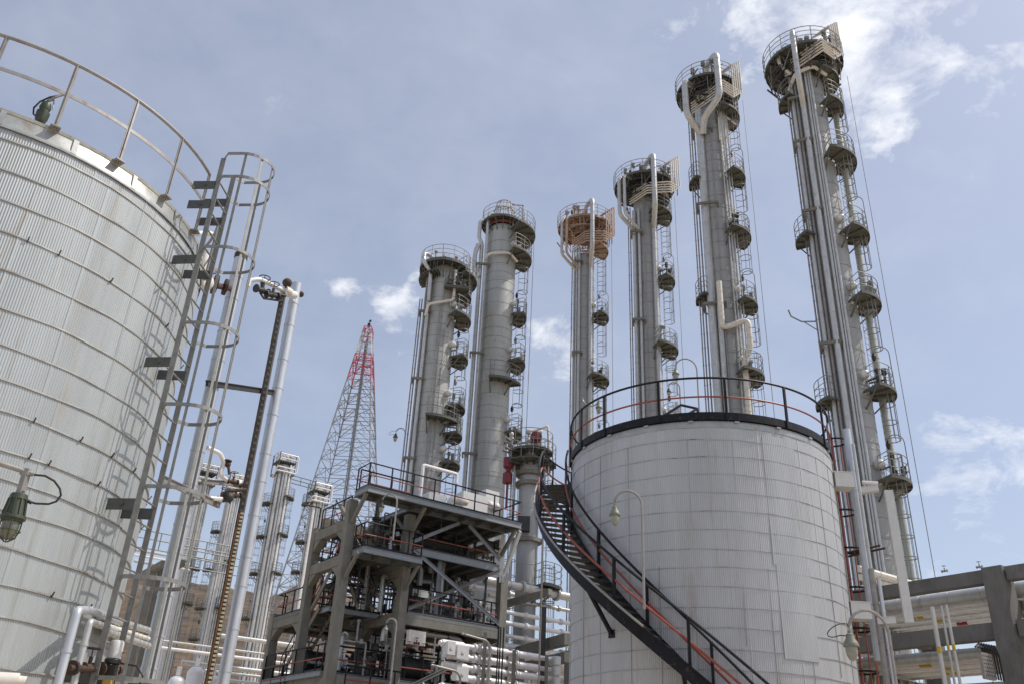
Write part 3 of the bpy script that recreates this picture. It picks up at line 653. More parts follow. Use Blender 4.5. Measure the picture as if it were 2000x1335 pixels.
platform(T,C,er,ec,R,ztow(1000,757,C),20,100,2.0,None,ball=False)
conduit(T,C,er,ec,2.4,.1,1,zp-1)
# --- column 1
C,er,ec=col_frame(868,540,52); R=.98
T=thing('distillation_column','shortest stout column, leftmost of the tall row, with broad flat railed deck','column',C)
zp=ztow(868,517,C)-.55
pr=shell_prof(R,zp-.2); pr=[(r+(.06*(1-z/zp) if z>1.3 else .08),z) for r,z in pr]; obj('shell',MB().lathe(pr,C,44),'shellw',T); jacket_bands(T,C,R,zp,.9,1,.06)
mb=MB(); mb.sector(C+Z*zp,.3,1.75,0,360,.06,32); pl=obj('head_platform',mb,'grate',T); k=MB()
for i in range(16):
    a=R_(i*22.5); d=V(math.cos(a),math.sin(a)); k.bar(C+d*.6+Z*(zp-.08),C+d*1.72+Z*(zp-.08),.06,.14); k.bar(C+d*R+Z*(zp-1.1),C+d*1.6+Z*(zp-.12),.06,.06)
pts=arc(C,1.76,0,360,zp-.03,30)
for a,c in zip(pts,pts[1:]): k.bar(a,c,.015,.22)
obj('support_beam',k,'grate',pl); rail(arc(C,1.72,0,360,zp+.03,32),pl,'galvp',r=.022,step=.8,mids=(.4,.75))
mb=MB(); b=math.degrees(math.atan2(er.y,er.x)); mb.sector(C+Z*(zp-.9),R,1.75,b+150,b+255,.05,16)
for i in range(12):
    a=R_(b+152+i*9); d=V(math.cos(a),math.sin(a)); mb.bar(C+d*R+Z*(zp-1.0),C+d*1.72+Z*(zp-1.0),.05,.1); mb.tube([C+d*1.7+Z*(zp-.9),C+d*1.7+Z*zp],.02,5)
obj('lower_platform',mb,'grate',T)
q=MB()
for i in range(5):
    a=i*1.256; d=V(math.cos(a),math.sin(a)); q.tube([C+d*.4+Z*zp,C+d*.18+Z*(zp+1.5)],.035,6)
for i in range(8):
    a=i*.8; d=V(math.cos(a),math.sin(a)); p=C+d*1.0+Z*zp; q.tube([p,p+Z*(.5+.3*(i%3))],.06,6); q.ball(p+Z*(.5+.3*(i%3)),.13,8)
obj('fittings',q,'galvp',T)
q=MB(); q.pipe([C+er*x+ec*y+Z*(zp+z) for x,y,z in((-.9,.9,-3.0),(-.95,1.1,-.8),(-1.5,1.3,-.2),(-1.5,1.0,.75),(-1.0,.4,.8))],.13,.3,12,.8); obj('overhead_pipe',q,'pipe',T)
q=MB(); q.pipe([C+er*x+ec*y+Z*(zp+z) for x,y,z in((.75,1.1,-.5),(.75,1.2,-2.9),(-.9,1.2,-3.4),(-1.0,1.0,-4.2))],.1,.25,10); obj('cross_pipe',q,'tanpipe',T)
for x,y,r,zt,mt in((-1.5,.2,.04,zp-2.5,'galvp'),(-1.35,.2,.045,zp-2.5,'galvp'),(-.92,.75,.12,zp-.5,'pipe'),(-1.12,.55,.08,zp-1,'galvp'),(.1,1.1,.03,zp-1.2,'galvp'),(-.1,1.1,.03,zp-3.2,'galvp'),(.35,1.05,.03,zp-5,'galvp')): vpipe(T,C,er,ec,x,y,r,.5,zt,mt)
for y in(620,750,905): pipe_bracket(T,C,er,ec,(-1.4,-.75),.85,ztow(835,y,C))
zs=[ztow(905,552,C),ztow(906,585,C),ztow(908,630,C),ztow(901,705,C),ztow(894,800,C),ztow(890,853,C),ztow(882,910,C),1]
for i in range(7): platform(T,C,er,ec,R,zs[i],-35,(50,30,60,35,35,35,40)[i],(2.3,2.0,2.1,2.1,2.15,2.1,2.1)[i],zs[i+1],lamp=i in(3,4),lad_a=5,ball=i>0)
platform(T,C,er,ec,R,ztow(876,832,C),25,100,2.0,None,ball=False)
q=MB(); p=C+er*.9+ec*1.15+Z*(zp-2.0); q.bx(p,(1.7,.95,.05),er,ec)
for s_ in(-.8,-.3,.3,.8):
    for c_ in(-.42,.42): q.tube([p+er*s_+ec*c_,p+er*s_+ec*c_+Z*1.05],.025,5)
for c_ in(-.42,.42):
    for h in(.5,1.05): q.tube([p-er*.8+ec*c_+Z*h,p+er*.8+ec*c_+Z*h],.025,5)
    q.bar(p-er*.85+ec*c_-Z*.08,p+er*.85+ec*c_-Z*.08,.06,.12)
for s_,h in((-.5,.7),(0,.9),(.45,.6)): q.tube([p+er*s_,p+er*s_+Z*h],.1,8); q.ball(p+er*s_+Z*h,.17,8); q.disc(p+er*s_+Z*h*.5,Z,.2,.08); q.tube([p+er*s_+Z*h*.7,p+er*s_+Z*h*.7-ec*.8],.07,7)
obj('equipment_frame',q,'grate',T)
# ------------------------------------------------------------------ far columns at the left
def far_column(X,Y,D,R,label,sub,platsL,platsR,hw=2.6,seed=1,two=False):
    C,er,ec=col_frame(X,Y,D); rn=random.Random(seed)
    T=thing('far_column',label,'column',C,'columns of the far unit'); zp=at(X,Y,D).z
    obj('shell',MB().lathe(shell_prof(R,zp-.5,seam=1.6),C,24),'shell',T)
    for x,y,r in((-.75,.75,.14),(-.35,1.0,.22),(.15,1.05,.12),(.5,.95,.2),(.95,.8,.12),(1.25,.5,.1)):
        q=MB(); p=C+er*x*R+ec*y*R*1.1; q.pipe([p+Z*.5,p+Z*(zp-rn.uniform(.2,1.6))],r,n=8,seam=2.2,lip=.02); obj('riser_pipe',q,'white' if rn.random()<.12 else 'pipe',T)
    # square head deck with white pipe loops round it
    q=MB(); q.bx(C+Z*zp,(hw,hw,.12),AA,BB); q.bx(C+Z*(zp-1.6),(hw,hw,.12),AA,BB)
    for i in(-1,1):
        for j in(-1,1): q.bar(C+AA*i*hw*.48+BB*j*hw*.48+Z*(zp-1.7),C+AA*i*hw*.48+BB*j*hw*.48+Z*(zp+1.1),.1,.1)
    for i in range(-3,4): q.bar(C+AA*i*hw/7-BB*hw*.48+Z*(zp-.12),C+AA*i*hw/7+BB*hw*.48+Z*(zp-.12),.08,.16)
    pl=obj('head_platform',q,'grate',T)
    k=hw*.52; rail([C+AA*a*k+BB*b*k+Z*zp for a,b in((1,1),(1,-1),(-1,-1),(-1,1),(1,1))],pl,'galv',r=.03,step=1.1)
    for o in(0,.55):
        k=hw*.5+.2-o*.15; q=MB(); q.pipe([C-AA*k-BB*k*.1+Z*(zp-2.2),C-AA*k-BB*k+Z*(zp-1.4+o),C+AA*k-BB*k+Z*(zp-1.4+o),C+AA*k-BB*k+Z*(zp+.9-o),C-AA*k*.8-BB*k+Z*(zp+.9-o)],.085,.3,8); obj('overhead_pipe',q,'white',T)
    q=MB()
    for i in range(10):
        p=C+AA*rn.uniform(-.9,.9)+BB*rn.uniform(-.9,.9)+Z*zp; h=rn.uniform(.4,1.7); q.tube([p,p+Z*h],rn.uniform(.05,.16),7); q.bx(p+Z*h*.8,(.4,.3,.25),AA,BB)
    obj('fittings',q,'box',T)
    for (ys,a0,a1) in((platsL,120,200),(platsR,-20,60)):
        zs=[at(x,y,D).z for x,y in ys]+[.5]
        for i in range(len(ys)): platform(T,C,er,ec,R,zs[i],a0,a1,R+1.05,zs[i+1],lamp=i%2==1,ball=False,lad_a=(a0+a1)/2)
    return C,er,ec,zp
f1=far_column(555,905,112,.95,'white piped column of the far unit beside the tall silver pipe',1,[(525,985),(518,1050),(508,1122),(496,1210)],[(578,975),(548,1045),(544,1120)],2.3,1)
f2=far_column(622,962,112,.85,'shortest column of the far unit, just left of the lattice mast',2,[(600,985),(590,1060),(583,1118)],[],2.2,2)
f3=far_column(458,945,116,.72,'column of the far unit partly hidden by the rusty level gauge',3,[(432,1040),(422,1115),(408,1190),(396,1250)],[(470,1100),(450,1190)],2.3,3)
f4=far_column(402,925,116,.7,'column of the far unit seen through the hoops of the caged ladder',4,[],[(375,1110),(372,1180)],2.3,4)
q=MB(); a=f1[0]+Z*(at(575,940,112).z); b=f2[0]+Z*(at(610,955,112).z)
for o in(0,.5,1.0): q.tube([a+Z*o,b+Z*o],.06,6)
for i in range(5): p=a.lerp(b,i/4); q.tube([p,p+Z*1.0],.05,5)
one('pipe_bridge',q,'galv','thin railed footbridge linking two white piped columns of the far unit','footbridge')
# ------------------------------------------------------------------ small vessel with stacked decks behind the stair
C,er,ec=col_frame(1036,900,48); R=.58
T=thing('process_vessel','short grey vessel with crowded round decks behind the head of the spiral stair','vessel',C)
zp=ztow(1040,895,C)
obj('shell',MB().lathe(shell_prof(R,zp-.3),C,32),'shell',T)
for z_,ro in((ztow(1045,885,C),1.3),(ztow(1045,908,C),1.5)):
    mb=MB(); mb.sector(C+Z*z_,R*.5,ro,0,360,.05,24)
    for i in range(10): a=R_(i*36); d=V(math.cos(a),math.sin(a)); mb.bar(C+d*R+Z*(z_-.08),C+d*ro+Z*(z_-.08),.07,.13)
    pl=obj('platform',mb,'grate',T); rail(arc(C,ro-.03,0,360,z_+.03,24),pl,'galv',r=.02,step=.7)
rn=random.Random(9)
q=MB(); q2=MB()
for i in range(16):
    a=rn.uniform(0,6.28); d=V(math.cos(a),math.sin(a)); p=C+d*rn.uniform(.2,1.25)+Z*zp; h=rn.uniform(.5,2.1); q.tube([p,p+Z*h],rn.uniform(.04,.13),8); (q.ball(p+Z*h,.15,8) if i%2 else obj('valve_body',MB().ball(p+Z*h,rn.uniform(.1,.2),8),'box',T)); e=V(math.cos(a+1),math.sin(a+1)); q.tube([p+Z*h*.7,p+Z*h*.7+e*.7],.07,7); q.disc(p+Z*h*.5,Z,.2,.08)
obj('fittings',q,'galvp',T)
q=MB(); q.ball(at(1047,853,47.3),.3,9); q.disc(at(1047,853,47.3),ec,.35,.2); obj('actuator',q,M.setdefault('darkred',mat('dark_red_paint',(.17,.02,.026),.5)),T)
q=MB(); q.pipe([at(1030,838,47.5),at(1040,841,47.5),at(1070,831,47.5),at(1073,880,47.5)],.08,.1,8); obj('overhead_pipe',q,'tanpipe',T)
for z_ in(ztow(1030,930,C),ztow(1030,950,C),ztow(1030,1060,C)):
    q=MB(); q.lathe([(R,0),(R+.22,0),(R+.22,.22),(R,.22)],C+Z*z_,28); obj('stiffener_ring',q,'concrete',T)
for x,y,r in((-.9,.2,.07),(-1.05,.1,.05),(.85,.2,.06),(1.05,.3,.04)): vpipe(T,C,er,ec,x,y,r,.5,zp-.5,'pipe')
q=MB(); q.bx(C+er*-.25+ec*(R+.2)+Z*ztow(1028,1030,C),(.7,.4,.8),er,ec); obj('junction_cabinet',q,'dark',T)
platform(T,C,er,ec,R,ztow(1060,1150,C),-40,60,2.0,1,ball=False)
platform(T,C,er,ec,R,ztow(1062,985,C),-40,40,1.6,ztow(1060,1150,C),ball=False)
# ------------------------------------------------------------------ lattice mast
C,er,ec=col_frame(720,640,150); zt=at(720,640,150).z
T=thing('lattice_mast','tall tapering lattice mast with red and white painted top, behind the structure','mast',C)
k=zt/13.; hw=lambda z: .75+(zt-z)*.138
N=23; zs=[zt*(1-((1-i/N)**1.0))for i in range(N+1)]; zs=[zt*(1-(1-i/N)**1.25) for i in range(N+1)]
def corner(i,z):
    a=R_(45+90*i+12); h=hw(z)*1.3; return C+er*h*math.cos(a)*1.0+ec*h*math.sin(a)+Z*z
for s in range(N):
    z0,z1=zs[s],zs[s+1]; q=MB(); r=(.06+.085*(1-s/N))*(1.4 if s>N*.62 else 1)
    for i in range(4):
        j=(i+1)%4; a0,a1,b0,b1=corner(i,z0),corner(i,z1),corner(j,z0),corner(j,z1)
        q.tube([a0,a1],r*1.15,5); q.tube([a1,b1],r*.6,4)
        mid=(a0+b0)/2; m1=(a1+b1)/2
        q.tube([a0,m1],r*.6,4); q.tube([b0,m1],r*.6,4)
        q.tube([(a0+m1)/2,a0.lerp(a1,.5)],r*.4,4); q.tube([(b0+m1)/2,b0.lerp(b1,.5)],r*.4,4); q.tube([(a0+m1)/2,(b0+m1)/2],r*.4,4)
    Xm=(z0+z1)/2
    isred=(Xm>at(716,662,150).z) or (at(709,688,150).z>Xm>at(707,712,150).z) or (at(703,724,150).z>Xm>at(701,752,150).z)
    q.tube([(corner(0,z0)+corner(2,z0))/2+er*.5*hw(z0),(corner(0,z1)+corner(1,z1))/2],r*.4,4); q.tube([corner(0,z1),corner(2,z1)],r*.4,4); q.tube([corner(1,z1),corner(3,z1)],r*.4,4)
    obj('lattice_section',q,'mastred' if isred else ('mastpale' if z0>at(701,752,150).z else 'mastwhite'),T,label='red painted lattice section' if isred else None)
q=MB(); q.tube([C+er*.1,C+er*.1+Z*(zt-1)],.22,7); q.tube([C-er*.4,C-er*.2+Z*(zt-3)],.1,5); obj('cable_riser',q,'mastwhite',T)
q=MB(); q.tube([C+Z*zt,C+Z*(zt+1.6)],.08,6); q.bx(C+Z*(zt+.6),(.5,.5,.6)); q.bx(C+er*.2+Z*(zt+1.5),(.3,.3,.35)); obj('aviation_light',q,'dark',T)
for z_ in(zt-2.5,zt-7,zt-9):
    q=MB(); h=hw(z_)*.8+.2
    for i in range(4):
        a,b=[C+er*h*x+ec*h*y+Z*z_ for x,y in(((-1,-1),(1,-1),(1,1),(-1,1))[i],((-1,-1),(1,-1),(1,1),(-1,1))[(i+1)%4])]; q.bar(a,b,.12,.12); q.bar(a+Z*1,b+Z*1,.06,.06); q.bar(a,a+Z,.06,.06)
    obj('mast_deck',q,'mastred',T)
# ------------------------------------------------------------------ concrete process structure
P1=V(-6.91,38.89)
def S(a,b,z=0): return P1+AA*a+BB*b+Z*z
T=thing('process_structure','open concrete frame with steel decks, orange railings and X-brace, left of the spiral stair','process structure',S(0,0))
A1,A2=3.05,8.6
for a,b,h in((0,0,13.25),(A1,0,13.2),(A2,0,11.2),(0,3.5,12.6),(A1,3.5,13.3),(A2,3.5,13.3),(0,7,9.0),(A1,7,9),(A2,7,9)):
    q=MB(); q.bx(S(a,b,h/2),(.41,.41,h),AA,BB); obj('concrete_column',q,'concrete',T)
for z,b0,b1,a in((12.15,0,3.5,0),(10.55,0,3.5,0),(8.5,3.5,7,0),(8.5,0,3.5,A1),(10.55,0,3.5,A1),(5.6,0,7,0),(12.9,0,3.5,A2),(8.5,0,3.5,A2),(5.6,0,7,A1)):
    q=MB(); q.bar(S(a,b0+.2,z),S(a,b1-.2,z),.34,.46); 
    for e,f in((b0+.23,1),(b1-.23,-1)): q.add([S(a+s_,e,z-.25) for s_ in(-.17,.17)]+[S(a+s_,e+f*.7,z-.25) for s_ in(-.17,.17)]+[S(a+s_,e,z-.75) for s_ in(-.17,.17)],[(0,1,3,2),(0,2,4),(1,5,3),(2,3,5,4),(0,4,5,1)])
    obj('concrete_beam',q,'concrete',T)
for z,a0,a1,b in((8.45,A1,A2,0),(5.55,0,A1,0),(5.55,A1,A2,0),(8.45,0,A2,7),(12.95,0,A1,3.5),(12.95,A1,A2,3.5),(8.45,0,A1,3.5),(8.45,A1,A2,3.5),(5.55,0,A2,3.5)):
    q=MB(); q.bar(S(a0+.23,b,z),S(a1-.23,b,z),.34,.48); obj('concrete_beam',q,'concrete',T)
def deck(a0,a1,b0,b1,z,edge=.26,jo=.9,mt='bluesteel'):
    q=MB(); q.bx(S((a0+a1)/2,(b0+b1)/2,z-.03),(a1-a0,b1-b0,.04),AA,BB); d=obj('deck',q,'grate',T)
    q=MB()
    for (p,r_) in((S(a0,b0,z-edge/2),S(a1,b0,z-edge/2)),(S(a0,b1,z-edge/2),S(a1,b1,z-edge/2)),(S(a0,b0,z-edge/2),S(a0,b1,z-edge/2)),(S(a1,b0,z-edge/2),S(a1,b1,z-edge/2))):
        q.bar(p,r_,.03,edge); q.bar(p+Z*edge*.47,r_+Z*edge*.47,.12,.018); q.bar(p-Z*edge*.47,r_-Z*edge*.47,.12,.018)
    obj('edge_channel',q,mt,d)
    q=MB(); n=int((a1-a0)/jo)
    for i in range(1,n): a=a0+(a1-a0)*i/n; q.bar(S(a,b0+.05,z-.16),S(a,b1-.05,z-.16),.08,.2)
    obj('joist',q,'grate',d)
    return d
def srail(pts,z,d,step=1.15): 
    return rail([S(a,b,z) for a,b in pts],d,'black','red',r=.037,step=step,mids=(.55,),toe=.12,n=6)
ZT=13.6
d1=deck(-.05,8.5,-1.5,-.26,ZT); d1b=deck(2.9,8.5,-.24,3.9,ZT,.22)
srail([(-.03,-.3),(-.03,-1.47),(8.47,-1.47),(8.47,1.6)],ZT,T); srail([(2.9,-.3),(.1,-.3)],ZT,T)
for a in(0,A1,A2-.3):
    q=MB(); q.bar(S(a,-.2,12.2),S(a,-1.35,ZT-.28),.14,.16); q.bar(S(a,.2,12.4),S(a,1.3,ZT-.28),.14,.16); obj('knee_brace',q,'concrete',T)
q=MB(); q.bar(S(A2-.15,-.1,10.9),S(A2-.15,-.1,ZT-.3),.2,.2); q.bar(S(A2,-.1,11.3),S(A2+.0,-1.3,ZT-.3),.16,.16); obj('steel_post',q,'box',T)
Z2=10.95
d2=deck(.2,A1+.1,-1.35,-.26,Z2); d2b=deck(.3,A1-.3,-.2,3.3,Z2)
srail([(.22,-.3),(.22,-1.32),(A1+.08,-1.32),(A1+.08,-.3)],Z2,T,.8); srail([(0.1,3.4),(0.1,.3)],12.45,T); srail([(.25,.4),(.25,3.2),(2.6,3.2)],Z2,T,.9)
for a in(0,A1):
    q=MB(); q.bar(S(a,-.2,9.7),S(a,-1.25,Z2-.28),.13,.15); obj('knee_brace',q,'concrete',T)
ZM=11.75
d3=deck(A1+.3,A2-.3,-.05,3.3,ZM,.34); srail([(A1+.4,.05),(A2-.4,.05)],ZM,T); srail([(A1+.4,3.2),(A2-.4,3.2)],ZM,T)
Z3=8.78
d4=deck(A1+.3,A2-.3,-.12,3.3,Z3,.2); d4b=deck(.3,A1-.3,1.6,6.8,Z3,.2); d4c=deck(-.15,.28,3.8,6.8,Z3,.12)
srail([(A1+.3,-.1),(A2-.3,-.1)],Z3,T); srail([(A1-.2,1.7),(.4,1.7),(.4,3.0)],Z3,T); srail([(.3,6.7),(-.12,6.7),(-.12,3.85)],Z3,T); srail([(A1+.3,3.2),(A2-.3,3.2)],Z3,T)
Z4=5.9
d5=deck(-.3,A1,.3,6.8,Z4,.2); srail([(-.25,6.7),(-.25,.3)],Z4,T); srail([(.2,.4),(A1,.4)],Z4,T); srail([(A1+.4,.25),(A2,.25)],Z4,T); srail([(A1+.5,1.7),(A2-.5,1.7)],Z3,T); srail([(.3,-.9),(3.0,-.9)],Z4-.9,T); d5b=deck(A1+.3,A2,.3,3.3,Z4,.2)
srail([(-.3,6.7),(-.3,3.9)],Z4-.6,T)
srail([(1,-3.2),(11,-3.2)],3.9,T)
deck(.6,11.2,-3.3,-1.2,3.9,.2)
# steel X-bracing
for p,r_ in((S(A1+.3,-.1,8.9),S(A2-.2,-.1,11.5)),(S(A1+.2,-.2,11.6),S(A2-.2,-.2,8.9)),(S(A1+.3,-.12,12.0),S(A1+2.6,-.3,ZT-.3)),(S(A2-.3,-.12,12.0),S(A2-2.4,-.3,ZT-.3)),(S(A1+.3,-.1,5.4),S(A2-.2,-.1,8.0))):
    q=MB(); q.bar(p,r_,.05,.17); q.bar(p+Z*.07,r_+Z*.07,.14,.02); obj('steel_brace',q,'bluesteel' if p.z>9.0 else 'concreted',T)
q=MB(); q.bar(S(5.1,.3,8.8),S(5.1,.3,ZM-.3),.18,.18); obj('steel_post',q,'bluesteel',T)
# stairs between the decks
def flight(a,b0,b1,z0,z1,w=.75,aa=False):
    q=MB()
    def P(t,s_): return S(a+s_,b0+(b1-b0)*t,z0+(z1-z0)*t)
    for s_ in(-w/2,w/2): q.bar(P(0,s_),P(1,s_),.05,.22)
    st=obj('stair',q,'concrete',T); q=MB(); n=int(abs(z1-z0)/.22)
    for i in range(1,n): t=i/n; q.bx(P(t,0)+Z*.05,(w,.24,.04),AA,BB)
    obj('tread',q,'grate',st)
    for h,mt in((1.05,'black'),(.55,'red')):
        q=MB()
        for s_ in(-w/2,w/2):
            q.tube([P(0,s_)+Z*h,P(1,s_)+Z*h],.028,6)
            if h>1:
                for t in(0,.33,.67,1): q.tube([P(t,s_),P(t,s_)+Z*h],.024,5)
        obj('handrail',q,mt,st)
flight(.55,5.9,2.4,5.9,8.8); flight(.5,3.2,.9,8.8,10.95); flight(.9,.6,3.0,10.95,13.0); flight(1.8,1.0,3.0,8.8,10.95);
# vessels, exchangers and valves standing in the structure
rn=random.Random(21)
def prop(name,mb,mt,label,cat,group=None): return one(name,mb,mt,label,cat,group)
for i in range(70):
    a=rn.uniform(.5,8.4); b=rn.uniform(.4,6.5); z0=rn.choice([3.9,5.9,5.9,8.8,8.8,8.8,11.75]); h=rn.uniform(1.2,3.0); r=rn.choice([.04,.05,.06,.09,.12])
    q=MB(); p=S(a,b,z0); e=AA*rn.uniform(-1.2,1.2)+BB*rn.uniform(-.6,.6); q.pipe([p,p+Z*h,p+Z*h+e],r,n=8,seam=.8); q.disc(p+Z*h*.45,Z,r*1.9,.04); q.disc(p+Z*h*.45+Z*.06,Z,r*1.9,.04); q.disc(p+Z*h+e*.8,e,r*1.9,.05); 
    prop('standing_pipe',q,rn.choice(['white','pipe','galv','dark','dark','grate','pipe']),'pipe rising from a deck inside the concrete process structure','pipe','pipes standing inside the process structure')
for i in range(36):
    a=rn.uniform(.3,8.3); b=rn.uniform(-.15,1.2); z0=rn.choice([3.9,5.9,5.9,8.8,8.8,8.8,10.95 if a<3 else 11.75]); h=rn.uniform(.9,2.4); r=rn.choice([.03,.035,.045,.06,.08]); p=S(a,b,z0); q=MB(); e=AA*rn.uniform(-.5,.5)
    q.pipe([p,p+Z*h*.6,p+Z*h*.6+e,p+Z*h+e],r,.1,7); q.disc(p+Z*h*.3,Z,r*2,.05); q.bx(p+Z*h*.62+e*.5,(.14,.14,.2)); q.ball(p+Z*h+e,r*1.8,7)
    prop('small_bore_pipe',q,rn.choice(['dark','galv','pipe','rust','dark','grate']),'small bore pipe with kink and fittings near the front of the concrete process structure','pipe','small bore pipes at the front of the structure')
for i in range(42):
    b=rn.uniform(.4,6.6); z=rn.choice([7.6,8.1,8.2,10.2,11.1,11.3,12.9,13.1,6.6,7.1,4.6,5.2]); a0=rn.uniform(.4,4); a1=a0+rn.uniform(2,4.4); r=rn.choice([.05,.07,.1,.13])
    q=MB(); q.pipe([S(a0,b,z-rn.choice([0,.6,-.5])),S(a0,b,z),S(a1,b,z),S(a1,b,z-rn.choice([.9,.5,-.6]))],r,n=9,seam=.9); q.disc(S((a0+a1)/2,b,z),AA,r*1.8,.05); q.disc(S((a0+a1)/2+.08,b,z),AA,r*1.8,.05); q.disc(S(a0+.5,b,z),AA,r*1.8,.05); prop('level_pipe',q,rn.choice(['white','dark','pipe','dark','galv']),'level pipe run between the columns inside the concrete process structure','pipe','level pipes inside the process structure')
for i in range(44):
    a=rn.uniform(.6,8.2); b=rn.uniform(.3,4.5); z=rn.choice([6.4,6.9,9.2,9.3,9.6,11.4,12.2,4.5,5.0,7.8]); q=valve(S(a,b,z),AA if rn.random()<.5 else BB,rn.uniform(.6,1.1)); prop('hand_valve',q,rn.choice(['dark','galv','rust','dark','dark']),'small handwheel valve among the pipes inside the concrete process structure','valve','handwheel valves inside the process structure')
for i,(a,b,z,w_,h) in enumerate(((5.2,2.2,ZM-.9,3.6,.8),(5.6,1.6,6.6,4.2,1.0),(1.8,4.5,6.7,2.2,1.0),(6.2,3.0,9.6,2.6,1.1),(2.2,2.6,11.6,1.6,.7),(5.8,2.0,12.6,3.4,.9))):
    q=MB(); c=S(a,b,z); q.tube([c-AA*w_/2-AA*.15,c-AA*w_/2,c+AA*w_/2,c+AA*w_/2+AA*.15],[h*.3,h*.5,h*.5,h*.3],18)
    for s_ in(-.35,.35): q.bx(c+AA*w_*s_-Z*h*.5,(.2,h*.8,.5),AA,BB); q.disc(c+AA*w_*s_*1.25,AA,h*.56,.06,18)
    T_=('dark exchanger drum on saddles low under the upper deck','dark exchanger drum lying on the lowest deck in front','squat dark drum between the stair columns','exchanger drum on the railed middle deck at the back','small drum beside the upper stair flight','long dark drum just beneath the top deck')[i]
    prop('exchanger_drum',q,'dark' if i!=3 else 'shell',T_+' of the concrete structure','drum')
# white enclosures and pipes on the top deck
q=MB(); q.bx(S(4.5,.5,ZT+.62),(1.0,.9,.75),AA,BB); 
for s_ in(-.3,0,.3): q.tube([S(4.5+s_,.1,ZT),S(4.5+s_,.1,ZT+.3)],.05,6)
prop('white_cabinet',q,'box','smaller white cabinet with dark gauge on top deck of the concrete structure','cabinet')
q=MB(); q.bx(S(6.7,.4,ZT+1.0),(1.5,.8,.95),AA,BB)
for s_ in(-.6,-.3,0,.3,.6): q.tube([S(6.7+s_,.0,ZT),S(6.7+s_,.0,ZT+.55)],.06,7)
prop('white_cabinet',q,'box','wide white insulated box on pipe legs, top deck of the concrete structure','cabinet')
q=MB(); q.bx(S(8.3,1.2,ZT+1.7),(.85,.7,1.0),AA,BB); q.bx(S(8.3,1.2,ZT+.6),(.6,.5,1.2),AA,BB)
for s_ in(-.2,.2): q.ball(S(8.3+s_,.75,ZT+1.35),.22,9)
prop('white_cabinet',q,'box','tall white box with two domed covers at the right end of the top deck','cabinet')
q=MB(); q.pipe([S(3.6,.2,ZT),S(3.6,.2,ZT+2.3),S(5.6,.2,ZT+2.3),S(5.6,.2,ZT+1.8)],.09,.1,9); prop('white_pipe_arch',q,'white','white pipe arch standing above the railing of the top deck','pipe')
q=MB(); q.pipe([S(5.0,-.4,ZT+.1),S(5.0,-.4,ZT+.75),S(6.0,-.2,ZT+.85)],.2,.3,12); prop('elbow_pipe',q,'tanpipe','stubby cream elbow pipe between the white cabinets on the top deck','pipe')
q=MB(); p=at(992,918,47.5); q.lathe([(.03,0),(.28,.05),(.28,.6),(.12,.75),(.12,.85),(.28,1.0),(.28,1.55),(.03,1.6)],p-Z*.8,12); q.tube([p-Z*2.2,p-Z*.8],.06,6); prop('red_actuator',q,M['darkred'],'dark red spool shaped valve actuator above the white boxes','valve')
for i in range(9):
    a=3.6+i*.55+rn.uniform(-.1,.1); q=MB(); p=S(a,rn.uniform(.9,1.5),ZT); h=rn.uniform(.7,1.5); q.tube([p,p+Z*h],.06,7); q.ball(p+Z*h,.13,8); q.disc(p+Z*h*.6,Z,.16,.07); prop('top_valve',q,rn.choice(['galv','box','rust']),'small upright fitting in the row behind the railing of the top deck','fitting','fittings behind the top deck railing')
q=MB(); c=S(3.55,-.75,7.6); q.bx(c,(.85,.25,.6),AA,BB); prop('panel_box',q,'tanpipe','pale square panel box with red valves before it under the middle beam','panel box')
for i in range(3):
    q=valve(S(3.1+.36*i,-1.0,7.15+.2*(i%2)),AA,.42); prop('red_valve',q,M['darkred'],'red handwheel valve before the pale panel box','valve','red valves by the pale panel box')
# manifold of white pipes in front of the structure
zb_=[at(870,y,36).z for y in (1256,1276,1297,1318,1340)]
M0=at(850,1252,36); a_dir=AA
def mp(t,o,z): return V(M0.x,M0.y)+AA*t+BB*o+Z*z
for i,z in enumerate([M0.z,M0.z-.42,M0.z-.8,M0.z-1.2,M0.z-1.6,M0.z-2.0]):
    a0=(.2,.5,.4,.9,.3,.6)[i]; q=MB(); q.pipe([mp(a0,0,z),mp(6.0,0,z)],.1,n=12,seam=1.1)
    for t in(a0+.1,2.5,4.1): q.tube([mp(t,0,z),mp(t+1.0,0,z)],.145,12)
    for t in(1.9,3.8): q.disc(mp(t,0,z),AA,.17,.1); q.disc(mp(t+.2,0,z),AA,.17,.06)
    prop('manifold_pipe',q,'white',('topmost','second from the top','third from the top','fourth from the top','fifth from the top','lowest')[i]+' white pipe of the manifold rack in front of the structure','pipe','white manifold pipes')
q=MB()
for t in(2.2,3.7,5.4): q.bar(mp(t,-.25,0),mp(t,-.25,M0.z+(.6 if t<3 else .1)),.14,.16); q.bar(mp(t,.25,0),mp(t,.25,M0.z),.1,.1)
prop('manifold_stand',q,'concrete','row of upright grey posts carrying the white manifold pipes','pipe stand')
for i in range(5):
    q=MB(); q.bx(mp(6.0,-.05,M0.z-.05-.42*i),(.34,.42,.36),AA,BB); q.bx(mp(6.0,-.27,M0.z-.05-.42*i),(.26,.03,.28),AA,BB); prop('end_box',q,'box',('topmost','second','third','fourth','lowest')[i]+' grey end box of the stack at right ends of the white manifold pipes','box','manifold end boxes')
for i,(t,z_) in enumerate(((.55,-.1),(1.1,-.2),(1.15,-1.0))):
    q=MB(); q.bx(mp(t,-.2,M0.z+z_-.1),(.36 if i==0 else .55,.35,.5),AA,BB); q.disc(mp(t,-.39,M0.z+z_-.1),BB,.07,.03); prop('instrument_box',q,'box',('narrow pale instrument box at the left end','square pale instrument box hung on the top pipe','square pale instrument box hung on the third pipe')[i]+' of the white manifold','box')
q=MB()
